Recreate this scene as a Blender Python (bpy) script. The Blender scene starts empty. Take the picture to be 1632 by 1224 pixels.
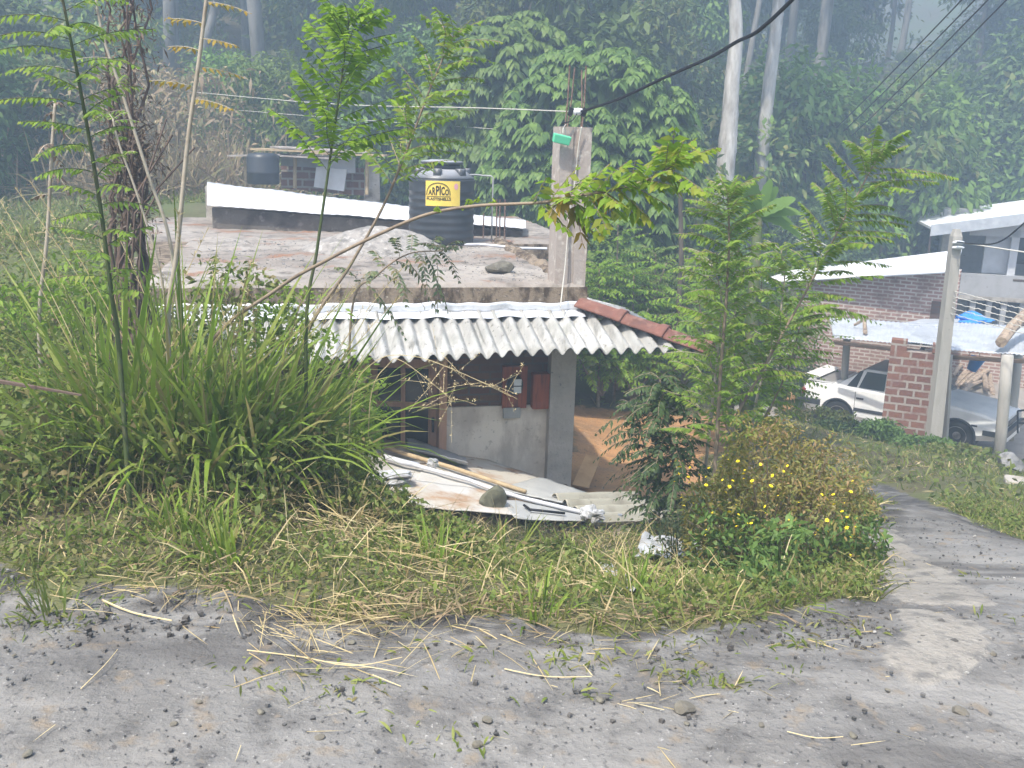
import bpy, bmesh, math, random
import numpy as np
from mathutils import Vector, Matrix
R = math.radians
rg = np.random.default_rng(11)
random.seed(11)
S = bpy.context.scene
COL = S.collection

# ------------------------------------------------------------------ camera
F, EYE = 1567.0, Vector((0, 0, 1.75))
PITCH, ROLL = 14.0, 1.7
CM = Matrix.Rotation(R(90 - PITCH), 3, 'X') @ Matrix.Rotation(R(ROLL), 3, 'Z')
cam = bpy.data.cameras.new('camera'); cam.lens = 36 * F / 1632; cam.sensor_width = 36
cam.clip_start = .05; cam.clip_end = 2000
co = bpy.data.objects.new('camera', cam); COL.objects.link(co)
co.matrix_world = Matrix.Translation(EYE) @ CM.to_4x4(); S.camera = co

def ray(px, py):
    return CM @ Vector(((px - 816) / F, -(py - 612) / F, -1))
def at(px, py, Y):                     # the world point seen at a pixel of the photo, Y metres ahead
    d = ray(px, py); return EYE + d * (Y / d.y)
def m_per_px(Y): return Y / F

# ------------------------------------------------------------------ tagging
def tag(o, label=None, cat=None, group=None, kind=None):
    if label: o['label'] = label
    if cat: o['category'] = cat
    if group: o['group'] = group
    if kind: o['kind'] = kind
    return o
def thing(name, label, cat, loc=(0, 0, 0), rz=0, group=None):
    o = bpy.data.objects.new(name, None); COL.objects.link(o)
    o.location = loc; o.rotation_euler = (0, 0, rz); o.empty_display_size = .1
    return tag(o, label, cat, group)
def copy_tree(o, parent=None):
    c = o.copy(); COL.objects.link(c)
    if parent: c.parent = parent
    for ch in list(o.children): copy_tree(ch, c)
    return c

# ------------------------------------------------------------------ materials
def _n(t, typ, **kw):
    n = t.nodes.new(typ)
    for k, v in kw.items():
        if k in n.inputs.keys() if isinstance(k, str) else False: n.inputs[k].default_value = v
        else: setattr(n, k, v)
    return n
def c4(c): return (c[0], c[1], c[2], 1)
def noise_fac(t, scale, lo, hi, stretch=None, detail=6, coord='Object'):
    tc = t.nodes.new('ShaderNodeTexCoord'); src = tc.outputs[coord]
    if stretch:
        mp = t.nodes.new('ShaderNodeMapping'); mp.inputs['Scale'].default_value = stretch
        t.links.new(src, mp.inputs['Vector']); src = mp.outputs['Vector']
    nz = t.nodes.new('ShaderNodeTexNoise'); nz.inputs['Scale'].default_value = scale
    nz.inputs['Detail'].default_value = detail; nz.inputs['Roughness'].default_value = .6
    t.links.new(src, nz.inputs['Vector'])
    mr = t.nodes.new('ShaderNodeMapRange'); mr.inputs['From Min'].default_value = lo; mr.inputs['From Max'].default_value = hi
    t.links.new(nz.outputs['Fac'], mr.inputs['Value'])
    return mr.outputs['Result'], nz.outputs['Fac']
def mixc(t, fac, a, b):
    m = t.nodes.new('ShaderNodeMix'); m.data_type = 'RGBA'
    if hasattr(fac, 'is_linked') or hasattr(fac, 'node'): t.links.new(fac, m.inputs[0])
    else: m.inputs[0].default_value = fac
    for s, v in ((6, a), (7, b)):
        if isinstance(v, tuple): m.inputs[s].default_value = c4(v)
        else: t.links.new(v, m.inputs[s])
    return m.outputs[2]
def new_mat(name):
    m = bpy.data.materials.new(name); m.use_nodes = True; t = m.node_tree
    return m, t, t.nodes['Principled BSDF']
MATS = {}
def mat(name, base, rough=.85, layers=(), bump=None, metal=0, spec=.25, brick=None, up_dust_sun=None, alpha=None):
    m, t, p = new_mat(name)
    col = base
    if brick:                                   # (scale-width, height, mortar, colour2, mortar colour, axis)
        bw, bh, ms, c2, cm, rot = brick
        tc = t.nodes.new('ShaderNodeTexCoord'); mp = t.nodes.new('ShaderNodeMapping')
        mp.inputs['Rotation'].default_value = rot
        t.links.new(tc.outputs['Object'], mp.inputs['Vector'])
        b = t.nodes.new('ShaderNodeTexBrick'); b.inputs['Scale'].default_value = 1
        b.inputs['Brick Width'].default_value = bw; b.inputs['Row Height'].default_value = bh
        b.inputs['Mortar Size'].default_value = ms; b.inputs['Mortar Smooth'].default_value = .3
        b.inputs['Color1'].default_value = c4(base); b.inputs['Color2'].default_value = c4(c2); b.inputs['Mortar'].default_value = c4(cm)
        wn, _ = noise_fac(t, 9, 0, 1, None, 3)
        va = t.nodes.new('ShaderNodeVectorMath'); va.operation = 'MULTIPLY_ADD'
        t.links.new(wn, va.inputs[0]); va.inputs[1].default_value = (.03, .03, .03); t.links.new(mp.outputs['Vector'], va.inputs[2])
        t.links.new(va.outputs[0], b.inputs['Vector'])
        col = b.outputs['Color']
    for L in layers:
        c, sc, lo, hi = L[:4]
        f, _ = noise_fac(t, sc, lo, hi, L[4] if len(L) > 4 else None)
        col = mixc(t, f, col, c)
    if up_dust_sun:  # tints upward faces: dust on the car, painted sunlight on the tank
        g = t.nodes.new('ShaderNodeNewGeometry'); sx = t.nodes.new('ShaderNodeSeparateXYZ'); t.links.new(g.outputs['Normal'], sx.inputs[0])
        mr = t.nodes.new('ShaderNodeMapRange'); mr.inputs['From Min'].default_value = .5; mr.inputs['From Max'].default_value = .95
        mr.inputs['To Max'].default_value = up_dust_sun[1]
        t.links.new(sx.outputs['Z'], mr.inputs['Value']); col = mixc(t, mr.outputs['Result'], col, up_dust_sun[0])
    if isinstance(col, tuple): p.inputs['Base Color'].default_value = c4(col)
    else: t.links.new(col, p.inputs['Base Color'])
    p.inputs['Roughness'].default_value = rough; p.inputs['Metallic'].default_value = metal
    p.inputs['Specular IOR Level'].default_value = spec
    if bump:
        _, f = noise_fac(t, bump[0], 0, 1, bump[2] if len(bump) > 2 else None, 8)
        b = t.nodes.new('ShaderNodeBump'); b.inputs['Strength'].default_value = bump[1]; b.inputs['Distance'].default_value = .02
        t.links.new(f, b.inputs['Height']); t.links.new(b.outputs['Normal'], p.inputs['Normal'])
    MATS[name] = m
    return m
def leafmat(name, cols, transl=.35, rough=.55, obj_var=0):
    m, t, p = new_mat(name)
    g = t.nodes.new('ShaderNodeNewGeometry')
    cr = t.nodes.new('ShaderNodeValToRGB'); e = cr.color_ramp.elements
    n = len(cols)
    e[0].position = 0; e[0].color = c4(cols[0]); e[1].position = 1; e[1].color = c4(cols[-1])
    for i in range(1, n - 1):
        k = e.new(i / (n - 1)); k.color = c4(cols[i])
    t.links.new(g.outputs['Random Per Island'], cr.inputs[0])
    col = cr.outputs[0]
    if obj_var:
        oi = t.nodes.new('ShaderNodeObjectInfo'); hs = t.nodes.new('ShaderNodeHueSaturation')
        for soc, a, b in (('Value', 1 - obj_var, 1 + obj_var), ('Hue', .485, .52)):
            mr = t.nodes.new('ShaderNodeMapRange'); mr.inputs['To Min'].default_value = a; mr.inputs['To Max'].default_value = b
            t.links.new(oi.outputs['Random'], mr.inputs['Value']); t.links.new(mr.outputs['Result'], hs.inputs[soc])
        t.links.new(col, hs.inputs['Color']); col = hs.outputs['Color']
    t.links.new(col, p.inputs['Base Color']); p.inputs['Roughness'].default_value = rough; p.inputs['Specular IOR Level'].default_value = .3
    tr = t.nodes.new('ShaderNodeBsdfTranslucent'); t.links.new(col, tr.inputs['Color'])
    mx = t.nodes.new('ShaderNodeMixShader'); mx.inputs[0].default_value = transl
    out = t.nodes['Material Output']
    t.links.new(p.outputs[0], mx.inputs[1]); t.links.new(tr.outputs[0], mx.inputs[2]); t.links.new(mx.outputs[0], out.inputs['Surface'])
    MATS[name] = m
    return m

# ------------------------------------------------------------------ mesh builder
def nrm(a): return a / np.maximum(np.linalg.norm(a, axis=-1, keepdims=True), 1e-9)
class MB:
    def __init__(s): s.V = []; s.Fs = []; s.n = 0; s.mi = []
    def add(s, V, faces, mi=0):
        V = np.asarray(V, float).reshape(-1, 3)
        if isinstance(faces, np.ndarray): fl = [faces + s.n]
        else:
            by = {}
            for f in faces: by.setdefault(len(f), []).append(f)
            fl = [np.array(v) + s.n for v in by.values()]
        for f in fl: s.Fs.append(f); s.mi.append(mi)
        s.V.append(V); s.n += len(V); return s
    def box(s, c, size, rot=None, mi=0, taper=1.0, jit=0):
        hx, hy, hz = (k / 2 for k in size)
        v = np.array([(x * hx * (taper if z > 0 else 1), y * hy * (taper if z > 0 else 1), z * hz) for z in (-1, 1) for y in (-1, 1) for x in (-1, 1)])
        if jit: v = v + rg.uniform(-jit, jit, v.shape)
        if rot is not None: v = v @ np.array(rot.to_3x3()).T
        v = v + np.array(c)
        return s.add(v, [(0, 2, 3, 1), (4, 5, 7, 6), (0, 1, 5, 4), (2, 6, 7, 3), (0, 4, 6, 2), (1, 3, 7, 5)], mi)
    def hexa(s, bot, top, mi=0):                # two rings of points, joined
        n = len(bot); v = [tuple(p) for p in bot] + [tuple(p) for p in top]
        f = [tuple(reversed(range(n))), tuple(range(n, 2 * n))] + [(i, (i + 1) % n, n + (i + 1) % n, n + i) for i in range(n)]
        return s.add(v, f, mi)
    def tube(s, pts, rad, n=6, mi=0, cap=True, wob=0):
        P = np.array([tuple(p) for p in pts], float); k = len(P)
        r = np.broadcast_to(np.asarray(rad, float), (k,)) if np.ndim(rad) == 0 or len(rad) == k else np.interp(np.linspace(0, 1, k), np.linspace(0, 1, len(rad)), rad)
        T = nrm(np.gradient(P, axis=0)); up = np.array((0, 0, 1.)) if abs(T[0][2]) < .9 else np.array((0, 1., 0))
        V = []
        a = np.linspace(0, 2 * np.pi, n, endpoint=False)
        for i in range(k):
            x = nrm(np.cross(up, T[i])); y = np.cross(T[i], x); up = nrm(np.cross(T[i], x)) if True else up
            ring = P[i] + r[i] * (np.cos(a)[:, None] * x + np.sin(a)[:, None] * y)
            if wob: ring += rg.normal(0, wob * r[i], ring.shape)
            V.append(ring)
        f = []
        for i in range(k - 1):
            for j in range(n): f.append((i * n + j, i * n + (j + 1) % n, (i + 1) * n + (j + 1) % n, (i + 1) * n + j))
        if cap: f += [tuple(reversed(range(n))), tuple(range((k - 1) * n, k * n))]
        return s.add(np.concatenate(V), f, mi)
    def lathe(s, prof, c=(0, 0, 0), n=24, mi=0, axis='z'):
        V = []; a = np.linspace(0, 2 * np.pi, n, endpoint=False)
        for r, z in prof:
            q = np.stack([r * np.cos(a), r * np.sin(a), np.full(n, z)], 1)
            if axis == 'y': q = q[:, [0, 2, 1]] * np.array((1, 1, -1))
            V.append(q + np.array(c))
        f = [(i * n + j, i * n + (j + 1) % n, (i + 1) * n + (j + 1) % n, (i + 1) * n + j) for i in range(len(prof) - 1) for j in range(n)]
        f += [tuple(reversed(range(n))), tuple(range((len(prof) - 1) * n, len(prof) * n))]
        return s.add(np.concatenate(V), f, mi)
    def grid(s, fn, nu, nv, mi=0, thick=0):     # fn(u,v)->point, u,v in 0..1
        V = np.array([tuple(fn(i / nu, j / nv)) for j in range(nv + 1) for i in range(nu + 1)])
        f = [(j * (nu + 1) + i, j * (nu + 1) + i + 1, (j + 1) * (nu + 1) + i + 1, (j + 1) * (nu + 1) + i) for j in range(nv) for i in range(nu)]
        if thick:
            N = len(V); V2 = V.copy(); V2[:, 2] -= thick
            f2 = [tuple(N + k for k in reversed(q)) for q in f]
            edge = [i for i in range(nu + 1)] + [j * (nu + 1) + nu for j in range(1, nv + 1)] + [nv * (nu + 1) + i for i in range(nu - 1, -1, -1)] + [j * (nu + 1) for j in range(nv - 1, 0, -1)]
            sd = [(edge[k], edge[k - 1], edge[k - 1] + N, edge[k] + N) for k in range(len(edge))]
            return s.add(np.concatenate([V, V2]), f + f2 + sd, mi)
        return s.add(V, f, mi)
    def strips(s, P, D, N, L, W, ts, prof, drop=0, mi=0):
        """many leaves or blades: base P, direction D, face normal N, length L, width W; drop bends the tip towards the ground"""
        P = np.asarray(P, float); n = len(P)
        if n == 0: return s
        D = nrm(np.broadcast_to(D, (n, 3)).astype(float)); X = nrm(np.cross(D, np.broadcast_to(N, (n, 3))))
        L = np.broadcast_to(L, (n,)); W = np.broadcast_to(W, (n,)); dr = np.broadcast_to(drop, (n,))
        k = len(ts); V = np.empty((n, k, 2, 3))
        for i, (t, w) in enumerate(zip(ts, prof)):
            c = P + D * (L * t)[:, None]; c[:, 2] -= dr * L * t * t
            o = X * (W * w * .5)[:, None]
            V[:, i, 0] = c - o; V[:, i, 1] = c + o
        b = (np.arange(n) * (2 * k))[:, None, None]
        q = np.array([[2 * i, 2 * i + 1, 2 * i + 3, 2 * i + 2] for i in range(k - 1)])[None]
        return s.add(V.reshape(-1, 3), (b + q).reshape(-1, 4), mi)
    def build(s, name, m, parent=None, smooth=False, origin=None):
        me = bpy.data.meshes.new(name)
        V = np.concatenate(s.V) if s.V else np.zeros((0, 3))
        if origin is not None: V = V - np.array(tuple(origin))
        me.vertices.add(len(V)); me.vertices.foreach_set('co', V.ravel())
        nl = sum(f.size for f in s.Fs); npol = sum(len(f) for f in s.Fs)
        me.loops.add(nl); me.polygons.add(npol)
        me.loops.foreach_set('vertex_index', np.concatenate([f.ravel() for f in s.Fs]).astype(np.int32))
        sizes = np.concatenate([np.full(len(f), f.shape[1]) for f in s.Fs])
        st = np.concatenate([[0], np.cumsum(sizes)[:-1]])
        me.polygons.foreach_set('loop_start', st.astype(np.int32))
        me.polygons.foreach_set('material_index', np.concatenate([np.full(len(f), k) for f, k in zip(s.Fs, s.mi)]).astype(np.int32))
        me.polygons.foreach_set('use_smooth', np.full(npol, smooth))
        me.update(calc_edges=True); me.validate()
        for mm in (m if isinstance(m, (list, tuple)) else [m]): me.materials.append(MATS[mm] if isinstance(mm, str) else mm)
        o = bpy.data.objects.new(name, me); COL.objects.link(o)
        if parent: o.parent = parent
        if origin is not None: o.location = origin
        return o
LEAF = ((0, .45, 1), (.15, 1, .08))
LEAF3 = ((0, .3, .65, 1), (.15, .95, .85, .06))
BLADE = ((0, .35, .7, 1), (.7, 1, .75, .08))
def bevel(o, w=.01, seg=2, ang=30):
    b = o.modifiers.new('bevel', 'BEVEL'); b.width = w; b.segments = seg; b.limit_method = 'ANGLE'; b.angle_limit = R(ang); return o
def rnd_dir(n, up=0.0, g=None):
    v = (g or rg).normal(size=(n, 3)); v[:, 2] += up; return nrm(v)
def vnoise(x, y, seed=0):
    x = np.asarray(x, float); y = np.asarray(y, float); xi = np.floor(x).astype(int); yi = np.floor(y).astype(int)
    def h(a, b):
        k = (a * 374761393 + b * 668265263 + seed * 982451653) & 0x7fffffff
        k = ((k ^ (k >> 13)) * 1274126177) & 0x7fffffff
        return ((k ^ (k >> 16)) & 0xffff) / 65535.0
    u = x - xi; v = y - yi; u = u * u * (3 - 2 * u); v = v * v * (3 - 2 * v)
    return (h(xi, yi) * (1 - u) + h(xi + 1, yi) * u) * (1 - v) + (h(xi, yi + 1) * (1 - u) + h(xi + 1, yi + 1) * u) * v
def fbm(x, y, o=4, seed=0):
    s = 0; a = .5
    for i in range(o): s = s + a * vnoise(x * 2 ** i, y * 2 ** i, seed + i); a *= .5
    return s

# ------------------------------------------------------------------ terrain
W_ = [(x, y, 0) for x in (-30, -12, -6, -3, 0, 2.2) for y in (-12, 0, 2.4)] + [(4, 2.4, -.05), (8, 2.4, -.2), (20, 0, -.3), (20, -12, 0)]
W_ += [(-3, 3.8, 0), (-1, 3.6, 0), (0, 3.4, 0), (.8, 3.6, -.05), (-8, 5, 0), (-8, 9, 0), (-8, 14, .1), (-12, 22, .4), (-6, 20, .35), (-3, 18, .2), (-20, 12, .2), (-25, 22, 1),
       (-4, 8, .05), (-4.3, 12, .2), (-3.9, 10, .2), (-2.5, 8, -.25), (-3.2, 9.1, .0), (-1, 9.2, -2.0), (.5, 9.2, -2.3), (1.5, 9, -2.1), (-1.2, 7.9, -1.4), (.3, 8, -1.7), (1.3, 8.2, -1.8),
       (-1, 12, -2.2), (0, 14, -2.2), (-1, 17, -1.6), (-3, 13, -.9),
       (1.5, 11.5, -2.45), (2.5, 14, -2.6), (1, 15.8, -2.6), (3.5, 12, -2.5), (5, 17.5, -3.0), (2.5, 18, -2.6), (4.4, 10, -1.9), (3.3, 8.3, -1.35),
       (6.4, 20.4, -3.95), (8.2, 17.4, -3.7), (7.2, 17.9, -3.65), (8.4, 18.6, -3.95), (10, 18, -4), (11, 24, -4), (14, 20, -4), (9, 22, -4), (7, 23, -4), (11, 17, -3.9), (16, 27, -4), (5.6, 12.1, -2.3), (9, 12, -2.4), (14, 10, -2.2), (20, 16, -3.5),
       (15, 31, -3.5), (11, 30, -2.6), (22, 30, -3), (26, 40, 2), (0, 22, -1.4), (4, 25, -2.2), (0, 30, .6), (0, 45, 7), (0, 70, 16), (-10, 28, 1.2), (-10, 45, 7), (-12, 70, 16), (-25, 30, 3), (-30, 60, 14),
       (7, 34, -.5), (13, 45, 3), (17, 60, 6.4), (21, 60, 6.6), (26, 75, 5), (33, 95, 4), (42, 60, 13), (34, 44, 6), (55, 95, 30), (0, 95, 24), (-40, 95, 24), (60, 40, 14), (-60, 40, 12), (50, 10, 0), (-60, 0, 0)]
P_ = [(1632, 1000, 3.6), (1632, 850, 7.0), (1400, 800, 7.2), (1420, 950, 4.1), (1200, 910, 5.2), (800, 900, 5.5), (800, 850, 7.0), (1000, 858, 7.3), (600, 800, 6.5), (600, 840, 5.0), (300, 715, 5.4), (1300, 860, 5.9)]
CT = np.array(W_ + [tuple(at(*p)) for p in P_], float)
def _tp(r2): return np.where(r2 > 0, .5 * r2 * np.log(np.maximum(r2, 1e-9)), 0)
def _solve():
    n = len(CT); d = ((CT[:, None, :2] - CT[None, :, :2]) ** 2).sum(-1)
    A = np.zeros((n + 3, n + 3)); A[:n, :n] = _tp(d) + np.eye(n) * .02; A[:n, n] = 1; A[:n, n + 1:] = CT[:, :2]; A[n, :n] = 1; A[n + 1:, :n] = CT[:, :2].T
    return np.linalg.solve(A, np.concatenate([CT[:, 2], [0, 0, 0]]))
_w = _solve()
def gz(x, y):
    x = np.asarray(x, float); y = np.asarray(y, float); sh = np.broadcast(x, y).shape
    x = np.broadcast_to(x, sh).ravel(); y = np.broadcast_to(y, sh).ravel(); out = np.empty(len(x))
    for i in range(0, len(x), 20000):
        a, b = x[i:i + 20000], y[i:i + 20000]
        d = (a[:, None] - CT[None, :, 0]) ** 2 + (b[:, None] - CT[None, :, 1]) ** 2
        out[i:i + 20000] = _tp(d) @ _w[:-3] + _w[-3] + _w[-2] * a + _w[-1] * b
    out = out + np.where((y > 3.2) & (y < 9), .05 * (fbm(x * 1.7, y * 1.7, 3, 5) - .45), 0)
    return out.reshape(sh) if sh else float(out[0])
def on_ground(px, py):
    d = ray(px, py); Y = 1.6
    Ys = np.concatenate([np.arange(1.6, 12, .04), np.arange(12, 70, .2)])
    X = d.x / d.y * Ys; Z = EYE.z + d.z / d.y * Ys; g = gz(X, Ys); k = np.argmax(Z <= g)
    if Z[k] > g[k]: k = len(Ys) - 1
    return Vector((X[k], Ys[k], g[k]))
def poly_px(pts): return [on_ground(*p).to_2d() for p in pts]
def inside(poly, x, y):
    x = np.asarray(x); y = np.asarray(y); r = np.zeros(x.shape, bool); n = len(poly)
    for i in range(n):
        (x1, y1), (x2, y2) = poly[i], poly[(i + 1) % n]
        if y1 == y2: continue
        c = ((y1 > y) != (y2 > y)) & (x < (x2 - x1) * (y - y1) / (y2 - y1) + x1); r ^= c
    return r
ROAD = [(-25, -14), (-25, 4.2), (-6, 4.0)] + poly_px([(0, 900), (90, 980), (150, 925), (280, 935), (400, 965), (520, 990), (620, 1000), (700, 985), (800, 985), (900, 1010), (1050, 1010), (1150, 1000), (1230, 985), (1330, 960), (1400, 960), (1412, 900), (1392, 840), (1395, 795), (1385, 770), (1420, 775), (1480, 800), (1550, 830), (1632, 862)]) + [(4.6, 5.5), (9, 5.2), (25, 5), (25, -14)]
CONC = [poly_px([(1350, 842), (1425, 848), (1460, 885), (1510, 915), (1565, 948), (1585, 968), (1510, 972), (1420, 958), (1405, 905)]), poly_px([(1425, 972), (1510, 980), (1560, 1005), (1578, 1040), (1540, 1075), (1480, 1098), (1395, 1060), (1440, 1010)])]
YARD = poly_px([(905, 655), (1000, 650), (1120, 660), (1230, 650), (1240, 700), (1130, 735), (1110, 790), (1000, 800), (905, 800)])
# ------------------------------------------------------------------ palette
mat('steel_white', (.46, .49, .54), .5, [((.33, .35, .38), 2, .45, .7), ((.56, .58, .6), 5, .5, .7)], (6, .15), spec=.4)
mat('asbestos', (.33, .325, .31), .9, [((.46, .455, .44), 1.6, .45, .62), ((.2, .195, .18), 7, .5, .68, (2.2, .35, .6)), ((.12, .11, .09), 17, .6, .7), ((.3, .3, .28), 4, .5, .7)], (60, .3))
mat('flashing', (.8, .82, .86), .3, [((.45, .47, .5), 4, .5, .7)], (8, .4), metal=.35, spec=.5)
mat('concrete_old', (.36, .33, .29), .95, [((.16, .13, .1), 5, .48, .7), ((.5, .47, .43), 2, .45, .7), ((.09, .08, .06), 22, .6, .72)], (30, .5))
mat('slab_top', (.24, .21, .185), .95, [((.33, .3, .27), .9, .42, .62), ((.13, .115, .1), 4, .5, .68), ((.24, .13, .08), 1.6, .56, .68), ((.08, .07, .06), 26, .62, .7)], (25, .5))
mat('slab_edge', (.24, .19, .14), .95, [((.07, .05, .035), 4, .44, .6, (2.2, 2.2, .9)), ((.5, .45, .38), 20, .6, .75), ((.07, .06, .05), 30, .58, .7)], (30, .6))
mat('column_face', (.39, .34, .305), .95, [((.35, .28, .24), 4, .45, .7, (2, 2, .6)), ((.6, .56, .5), 12, .55, .75), ((.14, .11, .1), 26, .66, .74)], (35, .35))
mat('plaster', (.76, .69, .6), .95, [((.5, .43, .37), 2, .4, .7), ((.5, .44, .38), 3, .5, .68, (1.6, 1.6, .5)), ((.36, .3, .25), 9, .62, .74), ((.3, .28, .25), 25, .62, .75)], (60, .25))
mat('pillar_plaster', (.45, .41, .37), .95, [((.34, .31, .28), 5, .45, .7), ((.2, .2, .2), 30, .62, .72)], (40, .8))
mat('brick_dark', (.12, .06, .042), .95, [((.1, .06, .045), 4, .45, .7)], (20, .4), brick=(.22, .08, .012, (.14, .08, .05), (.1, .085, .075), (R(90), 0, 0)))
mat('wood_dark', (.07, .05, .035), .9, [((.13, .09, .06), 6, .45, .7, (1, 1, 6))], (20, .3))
mat('wood_frame', (.52, .31, .21), .8, [((.36, .21, .145), 5, .45, .7, (4, 4, .5))], (20, .2))
mat('wood_red', (.3, .08, .035), .7, [((.15, .05, .03), 6, .45, .7, (6, 6, .6))], (20, .2))
mat('wood_pale', (.45, .35, .22), .85, [((.25, .18, .11), 8, .45, .7)], (30, .4))
mat('bark_log', (.4, .31, .23), .9, [((.18, .13, .1), 9, .48, .65)], (30, .6))
mat('glass_dark', (.012, .014, .016), .12, spec=.5)
mat('black_plastic', (.03, .035, .042), .38, [((.06, .065, .07), 3, .5, .8)], spec=.45)
mat('tank_sunlit', (.05, .056, .064), .42, up_dust_sun=((.36, .37, .4), .95), spec=.5)  # sun shining on shoulder and lid, painted as paler upward faces
mat('sign_yellow', (.82, .62, .12), .6, [((.75, .5, .1), 6, .5, .8)])
mat('sign_black', (.02, .02, .02), .6)
mat('sign_pink', (.7, .35, .4), .6)
mat('rust_sheet', (.46, .43, .38), .8, [((.36, .24, .15), 2.6, .47, .63), ((.22, .14, .09), 9, .58, .7), ((.5, .49, .47), 1.7, .46, .58), ((.08, .06, .05), 30, .68, .73)], (6, .3), spec=.35)
mat('fibre_sheet', (.33, .335, .335), .9, [((.42, .42, .4), 3, .45, .7), ((.25, .23, .2), 18, .64, .75)], (25, .3))
mat('grey_sheet', (.28, .29, .31), .6, [((.4, .4, .41), 3, .45, .7)], (6, .3))
mat('pvc', (.55, .56, .6), .4)
mat('plastic_bag', (.42, .43, .45), .4, [((.22, .21, .2), 5, .5, .64)], (12, .4))
mat('tile_red', (.19, .085, .065), .8, [((.12, .06, .048), 4, .42, .65), ((.25, .14, .11), 9, .52, .7)], (30, .2))
mat('green_plastic', (.12, .55, .32), .5)
mat('rebar', (.22, .15, .12), .8, [((.12, .07, .05), 30, .45, .6)])
mat('cable_black', (.015, .015, .02), .6)
mat('cable_pale', (.55, .53, .48), .6)
mat('porcelain', (.7, .72, .75), .25, spec=.5)
mat('stone_dark', (.13, .12, .1), .95, [((.22, .21, .17), 6, .45, .65)], (20, .7))
mat('stone_olive', (.14, .14, .1), .95, [((.07, .07, .05), 6, .45, .65)], (20, .7))
mat('stone_grey', (.26, .255, .25), .95, [((.12, .12, .12), 9, .45, .65)], (25, .6))
mat('roof_white', (.72, .73, .76), .6, [((.55, .56, .58), 1.2, .5, .7)], (4, .1), spec=.3)
mat('brick_house', (.3, .17, .135), .95, [((.2, .125, .1), 3, .5, .75)], (20, .3), brick=(.24, .085, .018, (.36, .22, .18), (.55, .5, .46), (R(90), 0, 0)))
mat('brick_pier', (.24, .12, .085), .95, [((.2, .1, .08), 2.5, .5, .72)], (20, .4), brick=(.27, .145, .022, (.17, .085, .065), (.33, .3, .27), (R(90), 0, 0)))
mat('wall_white', (.6, .61, .64), .9, [((.48, .48, .5), 2, .45, .7)], (30, .1))
mat('wall_grey', (.38, .38, .39), .9, [((.28, .28, .28), 2, .45, .7), ((.16, .13, .12), 12, .62, .72)], (30, .15))
mat('concrete_pole', (.42, .395, .355), .95, [((.36, .34, .3), 5, .45, .7, (2, 2, .4)), ((.2, .18, .16), 30, .65, .72)], (30, .3))
mat('car_white', (.87, .87, .86), .32, [((.7, .71, .72), 2, .45, .7)], spec=.5)
mat('car_dusty', (.8, .81, .82), .5, [], up_dust_sun=((.14, .125, .115), .85), spec=.4)
mat('tyre', (.02, .02, .02), .9)
mat('rim_grey', (.3, .29, .28), .6, [((.15, .13, .11), 8, .45, .65)], metal=.2)
mat('glass_car', (.05, .06, .07), .08, spec=.6)
mat('lamp_glass', (.3, .33, .36), .15, spec=.6)
mat('tail_red', (.25, .03, .03), .35)
mat('blue_plastic', (.04, .27, .75), .4, spec=.5)
mat('bark_pale', (.48, .46, .43), .9, [((.3, .27, .24), 3, .45, .65, (2, 2, .5)), ((.62, .6, .57), 4, .52, .7, (2, 2, .4))], (12, .3))
mat('bark_grey', (.24, .23, .215), .9, [((.15, .14, .13), 3, .45, .65, (2, 2, .5))], (12, .3))
mat('bark_dark', (.12, .1, .08), .95, [((.06, .05, .04), 4, .45, .7, (2, 2, .5))], (12, .5))
mat('stem_green', (.06, .085, .03), .7, [((.12, .1, .06), 8, .5, .7)])
mat('stem_brown', (.24, .19, .14), .85, [((.13, .1, .08), 12, .5, .7)])
mat('stem_pale', (.36, .32, .26), .85, [((.24, .2, .15), 9, .5, .7)])
mat('stem_dry', (.11, .08, .065), .9, [((.1, .06, .05), 6, .5, .7)])
mat('petal', (.85, .66, .02), .6)
mat('planks', (.38, .34, .31), .9, [((.2, .17, .15), 5, .45, .7)], (20, .4))
mat('ash_heap', (.3, .28, .26), .95, [((.16, .15, .14), 9, .45, .65), ((.48, .46, .44), 14, .55, .7)], (30, .8))
mat('earth_wall', (.24, .2, .15), .95, [((.12, .1, .075), 4, .45, .65), ((.33, .29, .23), 12, .55, .7)], (25, .8))
mat('straw', (.55, .45, .26), .8)
leafmat('leaf_bright', [(.12, .24, .02), (.2, .34, .03), (.28, .42, .04), (.15, .27, .03)], .5)
leafmat('leaf_fern', [(.13, .23, .025), (.19, .31, .04), (.26, .38, .06), (.15, .25, .03), (.3, .34, .08)], .5)
leafmat('leaf_dark', [(.03, .06, .02), (.05, .09, .028), (.075, .12, .035), (.04, .07, .025)], .3)
leafmat('leaf_grey', [(.1, .14, .08), (.13, .18, .09), (.16, .2, .09), (.2, .17, .07)], .35)
leafmat('leaf_yellow', [(.3, .2, .03), (.24, .2, .04), (.36, .24, .03), (.15, .18, .04)], .4)
leafmat('leaf_arch', [(.16, .28, .03), (.22, .36, .03), (.28, .42, .04), (.3, .32, .05), (.2, .33, .03)], .55)
leafmat('leaf_spring', [(.3, .45, .04), (.38, .5, .05)], .45)
leafmat('grass_tall', [(.09, .15, .02), (.18, .27, .03), (.25, .35, .05), (.3, .34, .08), (.15, .25, .03), (.3, .25, .11), (.2, .31, .04), (.16, .26, .03)], .45)
leafmat('grass_short', [(.1, .15, .025), (.16, .21, .035), (.23, .27, .06), (.27, .28, .09), (.12, .18, .03), (.26, .22, .1), (.15, .21, .035)], .4)
leafmat('grass_dry', [(.5, .41, .22), (.4, .31, .15), (.55, .47, .28), (.3, .22, .1)], .25)
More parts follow.
